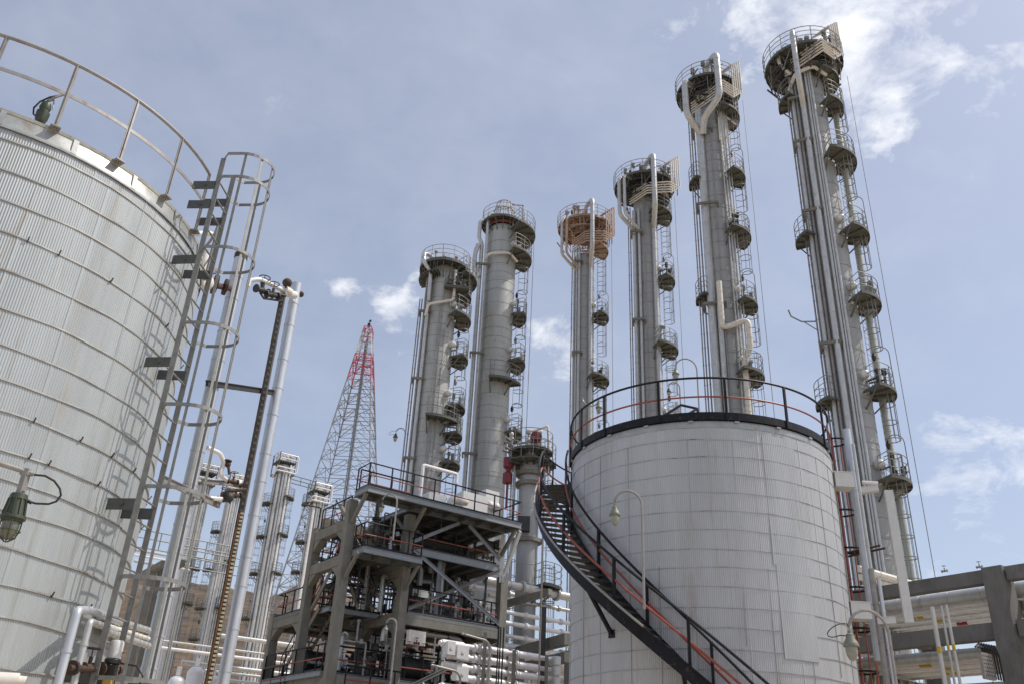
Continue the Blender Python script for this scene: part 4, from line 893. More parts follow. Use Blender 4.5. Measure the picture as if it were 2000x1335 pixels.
for o,t in((0,2.75),(.12,2.85),(.3,3.0)): q.tube([mp(t,-.4,0),mp(t,-.4,M0.z+.9)],.03,6)
prop('black_conduit',q,'black','cluster of thin black uprights crossing the white manifold pipes','conduit')
for i,(x0,y0,y1) in enumerate(((958,1252,1335),(900,1312,1335))):
    p=at(x0,y0,34.5); q=MB(); q.pipe([V(p.x,p.y,.3),p,p-AA*1.3+Z*.12],.045,.35,8); prop('bent_conduit',q,'galvp',('taller','lower')[i]+' bent grey conduit curving over in front of the white manifold','conduit')
# pipe runs leaving the structure to the right, behind the middle tank
for i,(X,Y,b,L,r,mt) in enumerate(((994,1141,2.2,13,.22,'pipe'),(1000,1196,1.2,13,.1,'white'),(1000,1217,.9,13,.11,'white'),(1000,1242,1.4,13,.1,'white'),(1000,1263,1.9,13,.18,'white'),(996,1283,1.2,14,.13,'white'),(1060,1318,1.0,12,.12,'pipe'),(1000,1170,3.5,12,.1,'pipe'),(900,1140,4.0,5,.12,'white'))):
    p=at(X,Y,math.hypot(*S(A2,b).xy)); q=MB(); q.pipe([p-AA*(1.5 if i!=8 else 3),p+AA*L],r,n=12,seam=1.0)
    for t in(.8,3.1,5.6): q.disc(p+AA*t,AA,r*1.55,.05); q.disc(p+AA*(t+.08),AA,r*1.55,.05)
    prop('run_pipe',q,mt,'%s pipe running from the concrete structure to behind the middle tank'%('thick grey','highest thin white','second thin white','third thin white','fat white','fourth thin white','low dull grey','slim upper grey','short white inner')[i],'pipe')
for i,(X0,Y0,X1,Y1,w_) in enumerate(((1000,1276,1108,1247,.5),(1020,1303,1108,1282,.45),(990,1178,1075,1155,.3))):
    q=MB(); a=at(X0,Y0,46); q.bar(a,at(X1,Y1,41 if i<2 else 44),.3,w_); prop('concrete_crossbeam',q,'concrete',('upper slanting concrete beam between the structure and the middle tank','lower slanting concrete beam between the structure and the middle tank','short grey beam under the thick grey pipe')[i],'beam')
for i,(X,Y0) in enumerate(((1062,1185),(1108,1270),(1020,1270))):
    p=at(X,Y0,42); q=MB(); q.bar(V(p.x,p.y,0),p,.25,.25); prop('support_post',q,'concreted' if i else 'dark',('dark post under the slim pipes','pale post touching the left edge of the middle tank','post beside the manifold end boxes')[i],'post')
# ------------------------------------------------------------------ pipe rack at the right
F0=V(10.92,19.10)*1.227; KK=1.227; zt_=1.7+4.9*KK
def Q(a,b,z=0): return F0+AA*a*KK+BB*b*KK+Z*(1.7+(z-1.7)*KK if z else 0)
T=thing('pipe_rack','grey concrete pipe rack with posts and crossbeams at the right edge','pipe rack',Q(0,0))
PB=4.1
for b in(-5.4,0,PB,2*PB,3*PB):
    for a in(0,4.2):
        q=MB(); q.bx(Q(a,b)+Z*zt_/2,(.54,.54,zt_),AA,BB); obj('concrete_post',q,'concreted',T)
for a in(0,4.2):
    for z,h in((6.43,.36),(5.28,.42),(3.2,.42)):
        for b0 in(-5.4,0,PB,2*PB):
            q=MB(); q.bar(Q(a,b0+.25,z),Q(a,b0+(PB if b0>=0 else 5.4)-.25,z),.32,h); obj('concrete_beam',q,'concreted',T)
for b in(-5.4,0,PB,2*PB,3*PB):
    for z in(5.83,4.62):
        q=MB(); q.bar(Q(.25,b,z),Q(3.95,b,z),.3,.34)
        for i in range(9): q.bx(Q(.55+i*.38,b-.17,z),(.1,.03,.3),AA,BB)
        obj('crossbeam',q,'concrete',T)
rn=random.Random(4)
spec=[(.6,6.2,.19,'pipe'),(1.05,6.1,.1,'white'),(1.35,6.07,.07,'white'),(1.65,6.09,.09,'pipe'),(2.0,6.06,.06,'white'),(2.3,6.12,.12,'pipe'),(2.7,6.06,.06,'white'),(3.0,6.09,.09,'tanpipe'),(3.4,6.08,.08,'white'),(.6,4.96,.14,'pipe'),(1.0,4.9,.08,'white'),(1.3,4.91,.09,'tanpipe'),(1.7,4.88,.06,'white'),(2.1,4.95,.13,'pipe'),(2.5,4.89,.07,'white'),(3.0,4.93,.11,'pipe'),(.3,4.2,.12,'pipe'),(1.4,4.1,.08,'white')]
nm='fat pipe lying nearest the posts|white pipe second from the posts|slim white pipe third from the posts|grey pipe fourth from the posts|thin white pipe fifth from the posts|thick grey pipe sixth from the posts|thin white pipe seventh from the posts|cream pipe eighth from the posts|white pipe farthest from the posts'.split('|')
nl='thick pipe nearest the posts|white pipe second from the posts|cream pipe third from the posts|thin white pipe fourth from the posts|thick grey pipe fifth from the posts|slim white pipe sixth from the posts|grey pipe farthest from the posts'.split('|')
for i,(a,z,r,mt) in enumerate(spec):
    q=MB(); q.pipe([Q(a,-6,z),Q(a,3.2*PB,z)],r*1.15,n=12,seam=.85)
    lab=(nm[i]+', upper tier of the pipe rack') if i<9 else ((nl[i-9]+', middle tier of the pipe rack') if i<16 else ('fat','slim')[i-16]+' pipe slung below the middle tier of the pipe rack')
    o=one('rack_pipe',q,mt,lab,'pipe')
    if i in(2,4,6,10,12,14):
        k=MB()
        for t in(-1.2,2.2+.2*(i%3),5.6,8.8): k.tube([Q(a,t,z),Q(a,t+.3,z)],r*1.15+.012,10)
        k.v=[(x,y,zz) for x,y,zz in k.v]; obj('colour_band',k,'yellow' if i!=6 else 'redbright',o)
q=MB()
for s_ in(0,.18,.36): q.pipe([Q(.5+s_,3.5*PB,6.75),Q(.5+s_,1.2*PB,6.75),Q(3.4,1.2*PB-s_,6.75),Q(3.4,-6,6.75-.0)],.05,.25,8)
prop('rack_top_pipes',q,'tanpipe','trio of cream pipes turning a corner above the top of the right hand pipe rack','pipe')
for i,(X,Y,D,r) in enumerate(((1820,1184,24.5,.055),(1838,1182,25.5,.03),(1848,1180,25,.038))):
    p=at(X,Y,D); q=MB(); q.tube([V(p.x,p.y,0),p],r,8); o=one('drop_pipe',q,'pipe',('leftmost and thickest','middle and thinnest','rightmost')[i]+' of the upright drop pipes in front of the right hand pipe rack','pipe')
    k=MB(); k.tube([V(p.x,p.y,p.z-1.1),V(p.x,p.y,p.z-.95)],r+.005,8); obj('colour_band',k,'yellow',o)
p=at(1928,1300,25.6); q=MB(); q.bx(p,(.5,.08,.62),AA,BB); o=one('perforated_plate',q,'galvp','pale perforated cable plate hung beside the rack post','plate')
k=MB()
for i in range(5):
    for j in range(6): k.bx(p-BB*.042+AA*(-.18+.09*i)+Z*(-.22+.09*j),(.03,.01,.03),AA,BB)
obj('hole',k,'dark',o)
for i in range(7):
    q=MB(); p0=at(1905+i*5,1262+i,25.8); q.tube([p0,p0+AA*.2+Z*.12,p0+AA*.35-Z*.1,p0+AA*.36-Z*.7],.025,6); prop('loop_cable',q,'rubber','black cable looping down beside the perforated plate','cable','looping cables by the rack post')
for i in range(16):
    a=rn.uniform(.2,3.8); z=rn.choice([2.2,2.6,3.0,3.5,3.7]); t0=rn.uniform(-5,4); q=MB(); r=rn.choice([.05,.07,.1]); q.pipe([Q(a,t0,z),Q(a,t0+rn.uniform(3,7),z)],r,n=8,seam=.8)
    for e in(.6,.68): q.disc(Q(a,t0+e,z),BB,r*1.8,.05)
    one('low_pipe',q,rn.choice(['white','pipe','tanpipe','dark']),'pipe low down inside the concrete pipe rack at the right','pipe','low pipes inside the pipe rack')
for i in range(12):
    a=rn.uniform(.2,3.8); t0=rn.uniform(-1.5,7); z=rn.uniform(1.8,3.6); q=MB(); q.pipe([Q(a,t0,.8),Q(a,t0,z),Q(a+.7,t0,z)],.06,n=8,seam=.8); one('riser',q,rn.choice(['pipe','galv','white','dark']),'short riser pipe inside the concrete pipe rack at the right','pipe','short risers inside the pipe rack')
for i,(X,Y) in enumerate(((1845,1108),(1913,1100),(1900,1125),(1790,1140))):
    q=valve(at(X,Y+6,30),BB,.3); prop('rack_valve',q,'galv',('small valve on top of the rack beam, left','small valve on the rack right by the post','small valve under the top rack beam beside the post','small valve at the left end of the top rack beam')[i],'valve')
# ------------------------------------------------------------------ right flank of the middle tank
def upright(X0,Y0,D,y1,r,name,mt,label,cat='pipe',n=12,seam=1.1):
    p=at(X0,Y0,D); z1=at(X0,y1,D).z if y1 else .1; q=MB(); q.pipe([p,V(p.x,p.y,z1)],r,n=n,seam=seam,lip=.01); return one(name,q,mt,label,cat)
upright(1653,838,25,1290,.105,'silver_downpipe','silver','long silver pipe running down beside the red ladder at the right of the middle tank')
upright(1666,866,24.7,1112,.045,'thin_downpipe','pipe','thin pale pipe just right of the long silver pipe at the middle tank')
upright(1701,1110,24.4,1335,.08,'steel_upright','galvp','dull grey upright below the end of the silver downpipe','post')
upright(1716,1130,24.4,1335,.05,'steel_upright','silver','thinner light upright right of the dull grey one by the cable duct','post')
p=at(1735,957,24.5); p1=at(1773,1215,24.5); q=MB(); q.bx(V(p.x,p.y,(p.z+p1.z)/2),(.21,.12,p.z-p1.z),V(.98,-.2),V(.2,.98))
o=one('cable_duct',q,'box','flat pale metal duct standing upright right of the silver downpipe','duct')
for i,(Xa,Ya,Xb,Yb) in enumerate(((1683,958,1716,953),(1714,1213,1750,1211))):
    a=at(Xa,Ya,24.4);b=at(Xb,Yb,24.4); q=MB(); q.bar(a,b,.2,.15); q.bar(a+Z*.08,b+Z*.08,.24,.012); one('duct_box',q,'box',('box at the top of the pale upright duct','box at the foot of the pale upright duct')[i],'box')
q=MB(); q.pipe([at(1684,941,25.3),at(1715,943,25.3)],.06,n=8); one('stub_pipe',q,'white','short white stub pipe above the box on the duct','pipe')
for i,(X,Y) in enumerate(((1644,940),(1676,1194))):
    c=at(X,Y,24.2); q=MB(); q.bx(c,(.5,.45,.4)); q.bx(c+Z*.21,(.54,.49,.02))
    one('insulated_nozzle',q,'box',('upper','lower')[i]+' boxed white nozzle at the right edge of the middle tank','nozzle box')
for i,(X0,Y0,X1,Y1) in enumerate(((1700,1068,1715,1064),(1700,1075,1725,1069))):
    q=MB(); q.tube([at(1650,1083-4+i*8,25.4),at(X1+4,Y1,25.4)],.03,6); one('red_bar',q,'rust',('upper','lower')[i]+' rusty red bar sticking out right of the silver downpipe','bar')
upright(1612,800,24.4,1190,.02,'conduit_pole','galv','thin grey conduit beside the right rim of the middle tank','conduit')
for i,(X,Y0) in enumerate(((1626,1075),(1630,1170))):
    pass
for i in range(10):
    q=MB(); r_=rn.choice([.06,.08,.12]); y=1010+rn.uniform(90,310); a=at(1668+rn.uniform(0,20),y,rn.uniform(30,34)); q.pipe([a,a+AA*rn.uniform(1.5,3.5)],r_,n=8,seam=.8); prop('back_pipe',q,rn.choice(['white','pipe','tanpipe']),'level pipe seen between the middle tank and the pipe rack','pipe','level pipes between tank and rack')
# ------------------------------------------------------------------ lamps on goosenecks
def yard_lamp(X,Y,D,side,label,top_to=None,z0=0,s=1.,hm='lampgreen',back=.62,r=.03,cable=True):
    """X,Y is the lamp itself in the photograph, the pole stands `back` away from it"""
    h=at(X,Y,D); p=V(h.x,h.y)-Vector(side)*back; T=thing('gooseneck_lamp',label,'lamp',V(p.x,p.y,z0))
    goose(V(p.x,p.y,z0),h.z+.42*s+back*.3,side,T,s,r,hm=hm,back=back,cable=cable,rise=back*.55)
er0=V(1,0)
yard_lamp(1200,1003,19.2,-er0,'grey green bell lamp before the middle tank, its pole fixed to the spiral stair',z0=spz(236)+.1,s=.9,cable=False)
yard_lamp(1319,729,33,-er0,'bell lamp on an arched pole rising behind the rim rail of the middle tank',s=1.05,back=.9)
yard_lamp(1170,802,34,-er0,'faint bell lamp seen through the left end of the rim rail of the middle tank',s=1.0,back=-.7,cable=False)
yard_lamp(1661,1258,18.,-er0,'bell lamp with cable loop at the lower right edge of the middle tank',s=1.0,back=.75)
yard_lamp(772,853,44,-er0,'dark lamp on a hooked pole left of the shorter stout column',s=.9,hm='dark',back=.5)
yard_lamp(745,988,37.2,-er0,'dark lamp hanging under the left end of the structure\'s top deck',z0=11.0,s=.9,hm='dark',back=.65,r=.035,cable=False)
yard_lamp(753,1228,35.5,-er0,'grey lamp on an arched pole before the concrete columns at the bottom',s=.7,hm='galv',back=.4,r=.035,cable=False)
yard_lamp(1306,763,36,-er0,'small lamp head on a thin hooked rod beyond the hatch frame of the tank roof',s=.7,hm='dark',back=.5,cable=False)
yard_lamp(1080,948,30,er0,'round lamp beside the stair landing, left edge of the middle tank',s=.8,back=.3,cable=False)
# --- foreground lamp at the left, hanging from an arm
lp=at(32,985,7.5); T=thing('explosion_proof_lamp','olive lamp with wire guard hanging from a pale arm at the left edge','lamp',lp)
a0=at(-60,885,7.5); a1=at(66,925,7.5); q=MB(); q.tube([a0,a1],.021,10); q.bx(at(50,921,7.5),(.06,.05,.05)); obj('arm',q,'galvp',T)
q=MB(); q.bar(at(52,922,7.5),at(38,968,7.5),.035,.07); q.bx(at(38,966,7.5),(.08,.06,.03)); obj('hanger',q,'galvp',T)
top=at(40,958,7.5); ax=Vector((.02,0,-1)).normalized()
SL_=.93
def seg(l): return top+ax*l*SL_
q=MB(); q.tube([seg(x) for x in (0,.03,.03,.07,.08,.2,.21,.235,.235,.26)],[.03,.03,.06,.065,.058,.075,.09,.092,.078,.07],18); 
for k in range(10): t=k*.628; q.bar(seg(.07)+V(.062*math.cos(t),.062*math.sin(t)),seg(.2)+V(.078*math.cos(t),.078*math.sin(t)),.008,.012,V(math.cos(t),math.sin(t)))
hs=obj('lamp_housing',q,'olive',T)
q=MB(); q.tube([seg(x) for x in(.25,.3,.36,.395,.405)],[.06,.062,.052,.03,.004],16); obj('lamp_glass',q,M.setdefault('darkglass',mat('smoky_lamp_glass',(.16,.165,.13),.15,0,.15,10)),hs)
q=MB()
for k in range(6): t=k*1.047; e=V(math.cos(t),math.sin(t)); q.tube([seg(.25)+e*.082,seg(.32)+e*.08,seg(.38)+e*.06,seg(.42)+e*.01],.005,5)
q.tube([seg(.33)+V(.078*math.cos(t/12*6.283),.078*math.sin(t/12*6.283)) for t in range(12)],.005,5,True); obj('wire_guard',q,'olive',hs)
q=MB(); q.tube([at(x,y,7.5) for x,y in((66,926),(88,928),(106,938),(117,953),(119,966),(110,978),(95,983),(70,982),(52,977),(46,972))],.0085,7); q.tube([at(62,981,7.5),at(46,972,7.5)],.014,7); obj('cable',q,'rubber',T)
# --- lamp under the rim rail of the near tank
lp=at(88,212,11.3); T=thing('bulkhead_lamp','dark lamp with looped cable on the rim rail of the big left tank','lamp',lp)
q=MB(); q.tube([at(130,183,11.3),at(108,190,11.3),at(94,198,11.3)],.02,6); obj('arm',q,'galvp',T)
q=MB(); q.lathe([(.02,.1),(.06,.08),(.075,0),(.06,-.05),(.085,-.08),(.08,-.18),(.06,-.26),(.01,-.28)],lp,12); q.tube([lp+Z*.1,at(94,198,11.3)],.02,6); obj('lamp_housing',q,'olive',T)
q=MB(); q.tube([at(x,y,11.3) for x,y in((118,186),(98,190),(78,199),(66,211),(65,223),(72,229),(82,226))],.012,6); obj('cable',q,'rubber',T)
q=MB(); q.tube([at(96,199,11.3),at(106,196,11.3),at(103,214,11.3)],.01,5); obj('wire_guard',q,'galvp',T)
# ------------------------------------------------------------------ standpipes and gauge between the left tank and the far unit
DA=16.4
p=at(470,505,DA); q=MB(); q.pipe([p,V(p.x,p.y,.2)],.125,n=16,seam=.62,lip=.008); T=one('standpipe',q,'silver','silver jacketed standpipe with dark round cap right behind the caged ladder','pipe')
k=MB(); k.tube([p-Z*.02,p+Z*.1,p+Z*.14],[.135,.135,.05],14); obj('cap',k,'dark',T)
p=at(580,555,18); q=MB(); q.pipe([p,V(p.x,p.y,.2)],.115,n=16,seam=.72,lip=.008); one('standpipe',q,'silver','bright silver jacketed standpipe standing just right of the rusty level gauge','pipe')
g0=at(553,575,17.5); q=MB(); q.bar(g0,V(g0.x,g0.y,.2),.11,.1); 
T=one('level_gauge',q,M.setdefault('gaugebody',mat('weathered_gauge_steel',(.095,.082,.066),.7,.1,.3,10,(1,1,1),(.10,.05,.03),.2,4)),'tall rusty level gauge column with toothed ivory scale between two silver standpipes','level gauge')
gx=V(g0.x,g0.y); vw=gx.normalized(); gr=V(vw.y,-vw.x); k=MB(); z=at(447,1000,17.5).z
while z>1: k=MB(); k.bx(gx-vw*.065+gr*.022+Z*z,(.062,.025,.04),gr,vw); obj('scale_tooth',k,'gauge',T); z-=.075
k=MB(); k.bar(gx-vw*.065-gr*.032+Z*.5,gx-vw*.065-gr*.032+Z*at(447,1000,17.5).z,.02,.03); obj('scale_strip',k,'rusto',T)
z=g0.z
while z>at(447,1000,17.5).z: k=MB(); k.bx(gx-vw*.052+gr*.0+Z*z,(.05,.02,.06),gr,vw); obj('glass_window',k,'bracket',T); z-=.14
# upper cross piping with valves
q=MB(); q.pipe([at(484,560,16.9),at(486,548,16.9),at(506,545,17),at(530,556,17.3),at(572,577,17.7)],.05,.08,10); q.tube([at(553,570,17.5),at(576,577,17.8)],.09,12); one('crossover_pipe',q,'white','white crossover pipe joining the tops of the level gauge and standpipes','pipe')
q=MB(); q.tube([at(556,566,17.5),at(566,572,17.6)],.1,12); one('tan_clamp',q,'tanpipe','tan clamp band around the crossover pipe end','clamp')
q=MB(); valve(at(512,568,17.1),at(530,575,17.3)-at(500,563,17),.62,q); valve(at(532,577,17.2),at(560,580,17.4)-at(520,573,17.1),.55,q); q.tube([at(500,563,17),at(558,578,17.4)],.03,7); q.tube([at(508,572,17.1),at(515,583,17.1),at(552,588,17.4)],.025,6); q.tube([at(511,545,17.1),at(511,566,17.1)],.03,6)
one('valve_train',q,'dark','dark valve train hanging below the white crossover pipe near its top','valve')
q=MB(); q.ball(at(561,553,17.5),.11,9); q.tube([at(561,553,17.5),at(559,570,17.5)],.04,7); q.ball(at(588,575,18),.07,8); q.tube([at(580,574,18),at(588,575,18)],.03,6); one('vent_plug',q,'rust','rusty vent plug on top of the level gauge','plug')
q=MB(); valve(at(407,553,15.5),at(450,563,16.2)-at(395,551,15.2),.5,q); q.tube([at(392,552,15.2),at(452,564,16.3)],.06,9); q.disc(at(440,561,16),V(1,.6),.17,.06); q.disc(at(420,556,15.8),V(1,.6),.2,.07)
one('flanged_valve',q,'rust','rusty flanged valve between the left tank wall and the capped standpipe','valve')
# nozzle block on the tank just under the rim by the ladder
q=MB(); q.tube([at(382,548,15.0),at(402,552,15.4)],.16,14); q.tube([at(400,500,15.2),at(396,556,15.2)],.11,12); q.pipe([at(384,457,14.9),at(408,455,15.1),at(424,462,15.3),at(420,480,15.3)],.05,.1,8); one('tank_nozzle',q,'tanpipe','cream insulated nozzle on the left tank behind the ladder near the rim','nozzle')
for i,(Xa,Ya,Xb,Yb,Da,Db,mt,lb_) in enumerate(((404,747,536,766,16.0,18.0,'dark','dark channel arm tying the capped standpipe to the level gauge'),(318,935,428,986,14.9,17.3,'galvp','pale flat bracket from the ladder to the level gauge'),(395,940,462,945,17.3,18,'galvp','short pale bracket holding the bright standpipe'))):
    q=MB(); a=at(Xa,Ya,Da); b=at(Xb,Yb,Db); q.bar(a,b,.05,.11 if i<2 else .07); q.bar(a+Z*.05,b+Z*.05,.1,.015); one('bracket_arm',q,mt,lb_,'bracket')
# lower valve cluster on the gauge
q=MB(); q.pipe([at(405,873,16.6),at(430,884,16.8),at(438,902,16.9),at(428,925,16.9),at(455,945,17.2),at(470,940,17.4)],.042,.07,9); one('white_elbow_pipe',q,'white','crooked white insulated pipe leading into the rusty valve cluster','pipe')
q=MB(); valve(at(455,940,17.1),at(480,945,17.2)-at(440,938,17),.36,q,up=Z); valve(at(460,967,17.1),at(480,965,17.2)-at(440,969,17),.4,q); q.tube([at(432,975,17),at(434,963,17),at(445,958,17),at(480,955,17.2)],.035,7); q.ball(at(445,906,16.9),.06,8); q.tube([at(445,902,16.9),at(448,925,16.9)],.03,6); q.disc(at(445,899,16.9),Z,.08,.02)
one('valve_cluster',q,'rust','cluster of rusty valves on the level gauge half way up','valve')
q=MB(); valve(at(437,975,17),V(1,.3),.42,q); q.ball(at(447,970,17),.1,9); one('black_valve',q,'dark','black round valve left of the rusty valve cluster','valve')
q=MB(); q.pipe([at(410,972,16.9),at(436,974,17)],.045,n=8); one('stub_pipe',q,'white','short white stub pipe entering the black round valve','pipe')
# ------------------------------------------------------------------ piping low at the foot of the left tank
q=MB(); e=at(152,1190,11.4); q.pipe([V(e.x,e.y,.2),e,at(178,1191,12.0),at(232,1214,13.3)],.048,.07,14,.55,.008); one('silver_elbow_pipe',q,'silver','silver pipe rising at the foot of the left tank and elbowing right','pipe')
q=MB(); e=at(176,1212,11.9); q.pipe([V(e.x,e.y,.2),e,at(224,1231,13)],.04,.06,14,.5,.008); one('silver_elbow_pipe',q,'pipe','second shorter elbow pipe tucked behind the first at the left tank','pipe')
for i,(y,r) in enumerate(((1206,.045),(1222,.03),(1236,.045))):
    q=MB(); q.pipe([at(195+i*6,y-4,12.6),at(290,y+24,15.2)],r,n=12,seam=.3,lip=.008); one('cross_pipe',q,'pipe' if i!=1 else 'tanpipe',('upper','middle','lower')[i]+' pale banded pipe crossing behind the foot of the caged ladder','pipe')
q=MB(); c=at(226,1268,12.2); q.lathe([(.08,-.1),(.083,0),(.08,.09),(.066,.11),(.01,.115)],c,16); T=one('positioner',q,'box','white round capped positioner above the rusty valve line','actuator')
k=MB(); k.lathe([(.09,-.16),(.10,-.12),(.085,-.1)],c,16); k.bx(c-Z*.24,(.12,.1,.12)); obj('flange',k,'dark',T)
k=MB(); k.bx(c+V(.02,-.05,-.36),(.1,.08,.1)); obj('yoke',k,'yellow',T); k=MB(); k.tube([c+V(.1,0,-.15),c+V(.3,0,-.17),c+V(.4,0,-.28),c+V(.38,0,-.4),c+V(.2,0,-.42)],.012,6); k.tube([c-Z*.3,c-Z*.75],.05,8); obj('cable',k,'rubber',T)
q=MB(); dl=at(200,1306,12.2)-at(140,1303,11.6); valve(at(173,1303,12),dl,.42,q); q.tube([at(135,1303,11.6),at(240,1308,12.6)],.035,8); q.disc(at(142,1303,11.7),dl,.085,.05); q.disc(at(195,1305,12.1),dl,.085,.03); q.disc(at(202,1305,12.2),dl,.085,.03); valve(at(220,1307,12.4),dl,.4,q); one('valve_line',q,'rust','rusty flanged valve line with handwheel at the foot of the left tank','valve')
q=MB(); q.tube([at(-40,1325,6.9),at(36,1329,6.9)],.05,14); q.tube([at(34,1329,6.9),at(50,1331,6.9)],.036,12); o=one('open_pipe_end',q,'tanpipe','pale pipe with open stub end poking in at the bottom left corner','pipe')
k=MB(); k.disc(at(50.3,1331,6.895),at(50,1331,6.9)-at(34,1329,6.9),.026,.003); obj('bore',k,'dark',o)
for i,(X,Y,w_) in enumerate(((165,1275,.9),)):
    pass
q=MB(); q.bar(at(195,1240,13.2),at(245,1246,13.9),.08,.12); q.bar(at(228,1330,12.6),at(310,1334,13.2),.1,.1); one('support_channel',q,'galv','grey support channel by the valves at the foot of the left tank','channel')
# ------------------------------------------------------------------ plant between the ladder and the hills
for i,(X0,Y0,X1,D,r) in enumerate(((262,1072,345,75,.16),(262,1082,345,75,.12),(262,1094,345,75,.16),(300,1248,560,70,.12),(300,1262,560,68,.16),(355,1292,600,64,.22),(400,1308,600,60,.12),(400,1322,620,55,.12),(430,1240,560,75,.25))):
    a=at(X0,Y0,D); L=abs(X1-X0)/1700*D*1.2; q=MB(); q.pipe([a,a+AA*L],r*.7,n=9,seam=1.5); prop('level_pipe',q,'white' if i%3==1 else 'pipe','pale level pipe beyond the silver standpipes, low before the hills','pipe','level pipes before the hills')
for i,(X,Y,D,s) in enumerate(((382,1314,50,.42),(345,1332,46,.38),(415,1326,50,.3))):
    c=at(X,Y,D); q=MB(); q.lathe([(s,-6),(s,0)]+[(s*math.cos(t),s*.8*math.sin(t)) for t in(.4,.8,1.2,1.55)],c,18); q.tube([c+Z*s*.8,c+Z*(s*.8+.4)],.12,8); prop('drum',q,'white',('larger white domed drum','white domed drum at the ladder foot','smaller white domed drum')[i]+' low behind the silver standpipes','drum')
for i,(X,Y,D) in enumerate(((318,1105,58),(300,1110,57),(338,1108,59))):
    p=at(X,Y,D); q=MB(); q.bar(V(p.x,p.y,0),p,.35,.35); q.bar(p-BB*2,p+BB*3,.3,.35); prop('pipe_gantry',q,'concrete','far concrete rack frame seen between the ladder rails','frame','far rack frames behind the ladder')
for i,(X,Y) in enumerate(((330,1100),(262,1065))):
    a=at(X,Y,60); q=MB()
    for h in(0,.6,1.1): q.tube([a+Z*h,a+AA*6+Z*h],.04,5)
    for t in range(5): q.tube([a+AA*t*1.5,a+AA*t*1.5+Z*1.1],.04,5)
    prop('walkway_rail',q,'galv',('walkway rail behind the right ladder rail','walkway rail on the far rack behind the ladder')[i],'railing')
# ------------------------------------------------------------------ ground and hills
g=MB(); n=24
g.add([(x,y,0) for x in(-2500,2500) for y in(-1500,4500)],[(0,1,3,2)])
M['ground']=mat('dusty_gravel',(.47,.385,.28),.95,0,.2,.15,(1,1,1),(.30,.26,.215),.3,.04,.3,3)
o=obj('ground',g,'ground',None,False); o['kind']='structure'
from mathutils import noise as NZ
ridge=[(-36,120),(-30,130),(-25,138),(-20,140),(-17,142),(-14.5,136),(-12,150),(-9,138),(-5,120),(0,110),(6,100),(14,90),(24,60),(34,30)]
def rz(a):
    for (a0,h0),(a1,h1) in zip(ridge,ridge[1:]):
        if a0<=a<=a1: return h0+(h1-h0)*(a-a0)/(a1-a0)
    return ridge[0][1] if a<ridge[0][0] else ridge[-1][1]
vs=[];fs=[];NA,NR=170,60
for i in range(NR+1):
    for j in range(NA+1):
        a=-36+72*j/NA; t=i/NR; d=380+1300*t
        h=.80*rz(a)/700*1000*(math.sin(min(1,t/.42)*math.pi/2)**1.25 if t<.42 else 1-(t-.42)*.8)
        x,y=d*math.sin(R_(a)),d*math.cos(R_(a))
        nz=NZ.fractal(V(x/160,y/160,1.3),.9,2.1,6); rdg=1-abs(NZ.noise(V(x/90,y/90,4.1)))*2
        vs.append((x,y,-2+max(0,h)*(1+.045*nz*min(1,t*4)+.05*rdg*min(1,t*3))))
for i in range(NR):
    for j in range(NA): k=i*(NA+1)+j; fs.append((k,k+1,k+NA+2,k+NA+1))
g=MB(); g.add(vs,fs)
M['hill']=mat('dry_hill_soil',(.125,.085,.054),.95,0,.4,.04,(1,1,1),(.06,.047,.034),.32,.06,.8,.3)
o=obj('hills',g,'hill',None,True); o['kind']='structure'
# ------------------------------------------------------------------ light and sky
SUN_EL,SUN_AZ=R_(56),R_(0)          # azimuth as a mathematical angle: 0 = +X (right of the picture)
sd=V(math.cos(SUN_EL)*math.cos(SUN_AZ),math.cos(SUN_EL)*math.sin(SUN_AZ),math.sin(SUN_EL))
sl=bpy.data.lights.new('sun','SUN'); sl.energy=3.6; sl.angle=R_(.5); sl.color=(1,.95,.87)
so=bpy.data.objects.new('sun',sl); col.objects.link(so); so.rotation_euler=sd.to_track_quat('Z','Y').to_euler(); so.location=(0,0,60)
w=bpy.data.worlds.new('World'); sc.world=w; w.use_nodes=True; nt=w.node_tree; N=nt.nodes; L=nt.links
bg=N['Background']; bg.inputs['Strength'].default_value=.14
sky=N.new('ShaderNodeTexSky'); sky.sky_type='NISHITA'; sky.sun_disc=False; sky.sun_elevation=SUN_EL; sky.sun_rotation=math.pi/2-SUN_AZ
sky.air_density=1.0; sky.dust_density=4.5; sky.ozone_density=1.0; sky.altitude=900
def mth(op,a,b=None,c=None,cl=False):
    n=N.new('ShaderNodeMath'); n.operation=op; n.use_clamp=cl
    for i,x in enumerate((a,b,c)):
        if x is None: continue
        if isinstance(x,(int,float)): n.inputs[i].default_value=x
        else: L.new(x,n.inputs[i])
    return n.outputs[0]
tc=N.new('ShaderNodeTexCoord')
gen=tc.outputs['Generated']
mp=N.new('ShaderNodeMapping'); mp.inputs['Scale'].default_value=(1,1,1.6); L.new(gen,mp.inputs['Vector'])
def nz(s,d,r=.6,dist=0.):
    n=N.new('ShaderNodeTexNoise'); n.inputs['Scale'].default_value=s; n.inputs['Detail'].default_value=d; n.inputs['Roughness'].default_value=r; n.inputs['Distortion'].default_value=dist; L.new(mp.outputs[0],n.inputs['Vector']); return n.outputs['Fac']
n1=nz(12,10,.64,.35); n2=nz(2.6,5,.6,.2)
wn=N.new('ShaderNodeTexNoise'); wn.inputs['Scale'].default_value=7; wn.inputs['Detail'].default_value=7; wn.inputs['Roughness'].default_value=.62; L.new(mp.outputs[0],wn.inputs['Vector'])
wv=N.new('ShaderNodeVectorMath'); wv.operation='MULTIPLY_ADD'; L.new(wn.outputs['Color'],wv.inputs[0]); wv.inputs[1].default_value=(.22,.22,.22); 
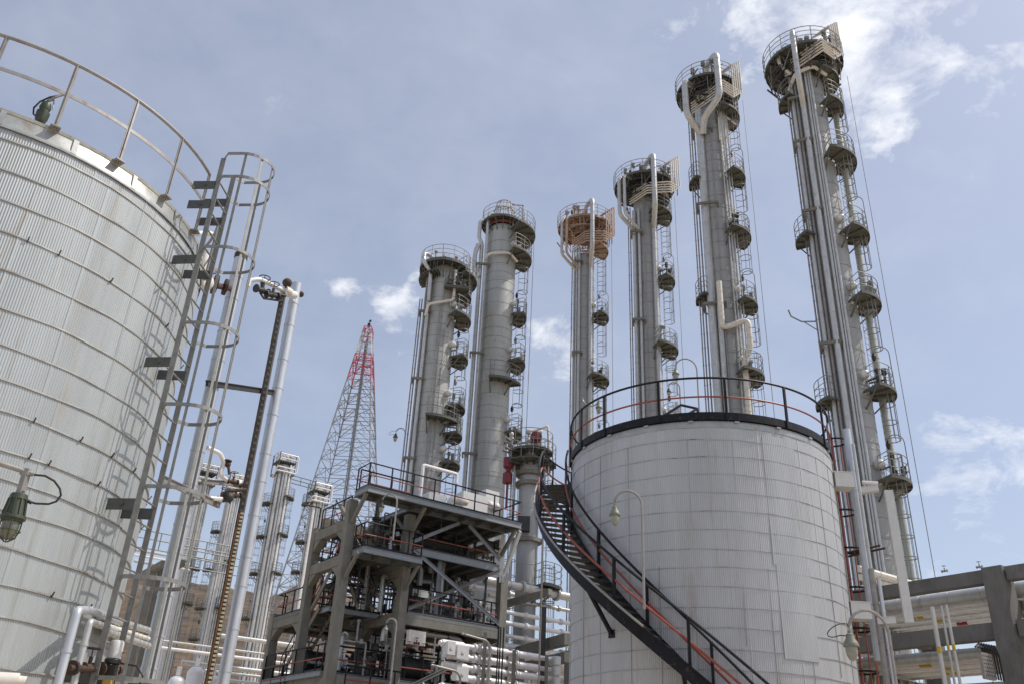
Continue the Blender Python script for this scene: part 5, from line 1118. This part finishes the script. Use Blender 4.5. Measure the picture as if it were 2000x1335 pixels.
wo=N.new('ShaderNodeVectorMath'); wo.operation='SUBTRACT'; L.new(gen,wo.inputs[0]); wo.inputs[1].default_value=(.11,.11,.11); L.new(wo.outputs[0],wv.inputs[2])
wnn=N.new('ShaderNodeVectorMath'); wnn.operation='NORMALIZE'; L.new(wv.outputs[0],wnn.inputs[0]); warped=wnn.outputs[0]
acc=None
# cloud banks: where they stand in the sky, their spread and weight
for X,Y,s,wt in ((1650,-10,.055,.66),(1750,5,.05,.52),(1660,100,.038,.66),(1690,250,.04,.66),(1730,280,.02,.4),(1640,180,.03,.4),(1560,5,.03,.3),(1420,20,.05,.55),(1450,85,.025,.42),(1810,155,.04,.5),(1945,215,.04,.5),(1960,70,.045,.46),(1890,110,.03,.42),(665,560,.03,.5),(685,540,.018,.3),(800,600,.04,.7),(825,565,.022,.35),(545,190,.06,.1),(1080,665,.03,.34),(1090,700,.03,.3),(1900,880,.05,.42),(1990,860,.035,.42),(1840,1060,.1,.24),(1050,640,.03,.3),(1330,690,.07,.3),(1915,395,.03,.35),(560,240,.04,.1)):
    s*=.62; d=ray(X,Y).normalized(); dp=N.new('ShaderNodeVectorMath'); dp.operation='DOT_PRODUCT'; L.new(warped,dp.inputs[0]); dp.inputs[1].default_value=d
    e=mth('MULTIPLY',mth('SUBTRACT',dp.outputs['Value'],1.0),1/(s*s)); g_=mth('MULTIPLY',mth('EXPONENT',e),wt)
    acc=g_ if acc is None else mth('ADD',acc,g_)
fac=mth('ADD',mth('MULTIPLY',acc,.8),mth('MULTIPLY',mth('SUBTRACT',n1,.5),2.1))
fac=mth('MULTIPLY',mth('SUBTRACT',fac,.27),1.25,cl=True)
fac=mth('MULTIPLY',fac,mth('MULTIPLY',acc,4.0,cl=True),cl=True)
wisp=mth('MULTIPLY',mth('SUBTRACT',mth('ADD',n2,mth('MULTIPLY',n1,.35)),.62),.8,cl=True)
fac=mth('MAXIMUM',fac,mth('MULTIPLY',wisp,.5),cl=True)
# milky air: a constant part of pale light over the clear sky
mx=N.new('ShaderNodeMixRGB'); mx.inputs['Fac'].default_value=.30; L.new(sky.outputs[0],mx.inputs['Color1']); mx.inputs['Color2'].default_value=(5.9,6.2,7.2,1)
m2=N.new('ShaderNodeMixRGB'); L.new(fac,m2.inputs['Fac']); L.new(mx.outputs[0],m2.inputs['Color1']); m2.inputs['Color2'].default_value=(8.2,8.25,8.4,1)
L.new(m2.outputs[0],bg.inputs['Color'])
vs_=sc.view_settings; vs_.view_transform='Standard'; vs_.look='None'; vs_.exposure=0; vs_.gamma=1
sc.cycles.max_bounces=6
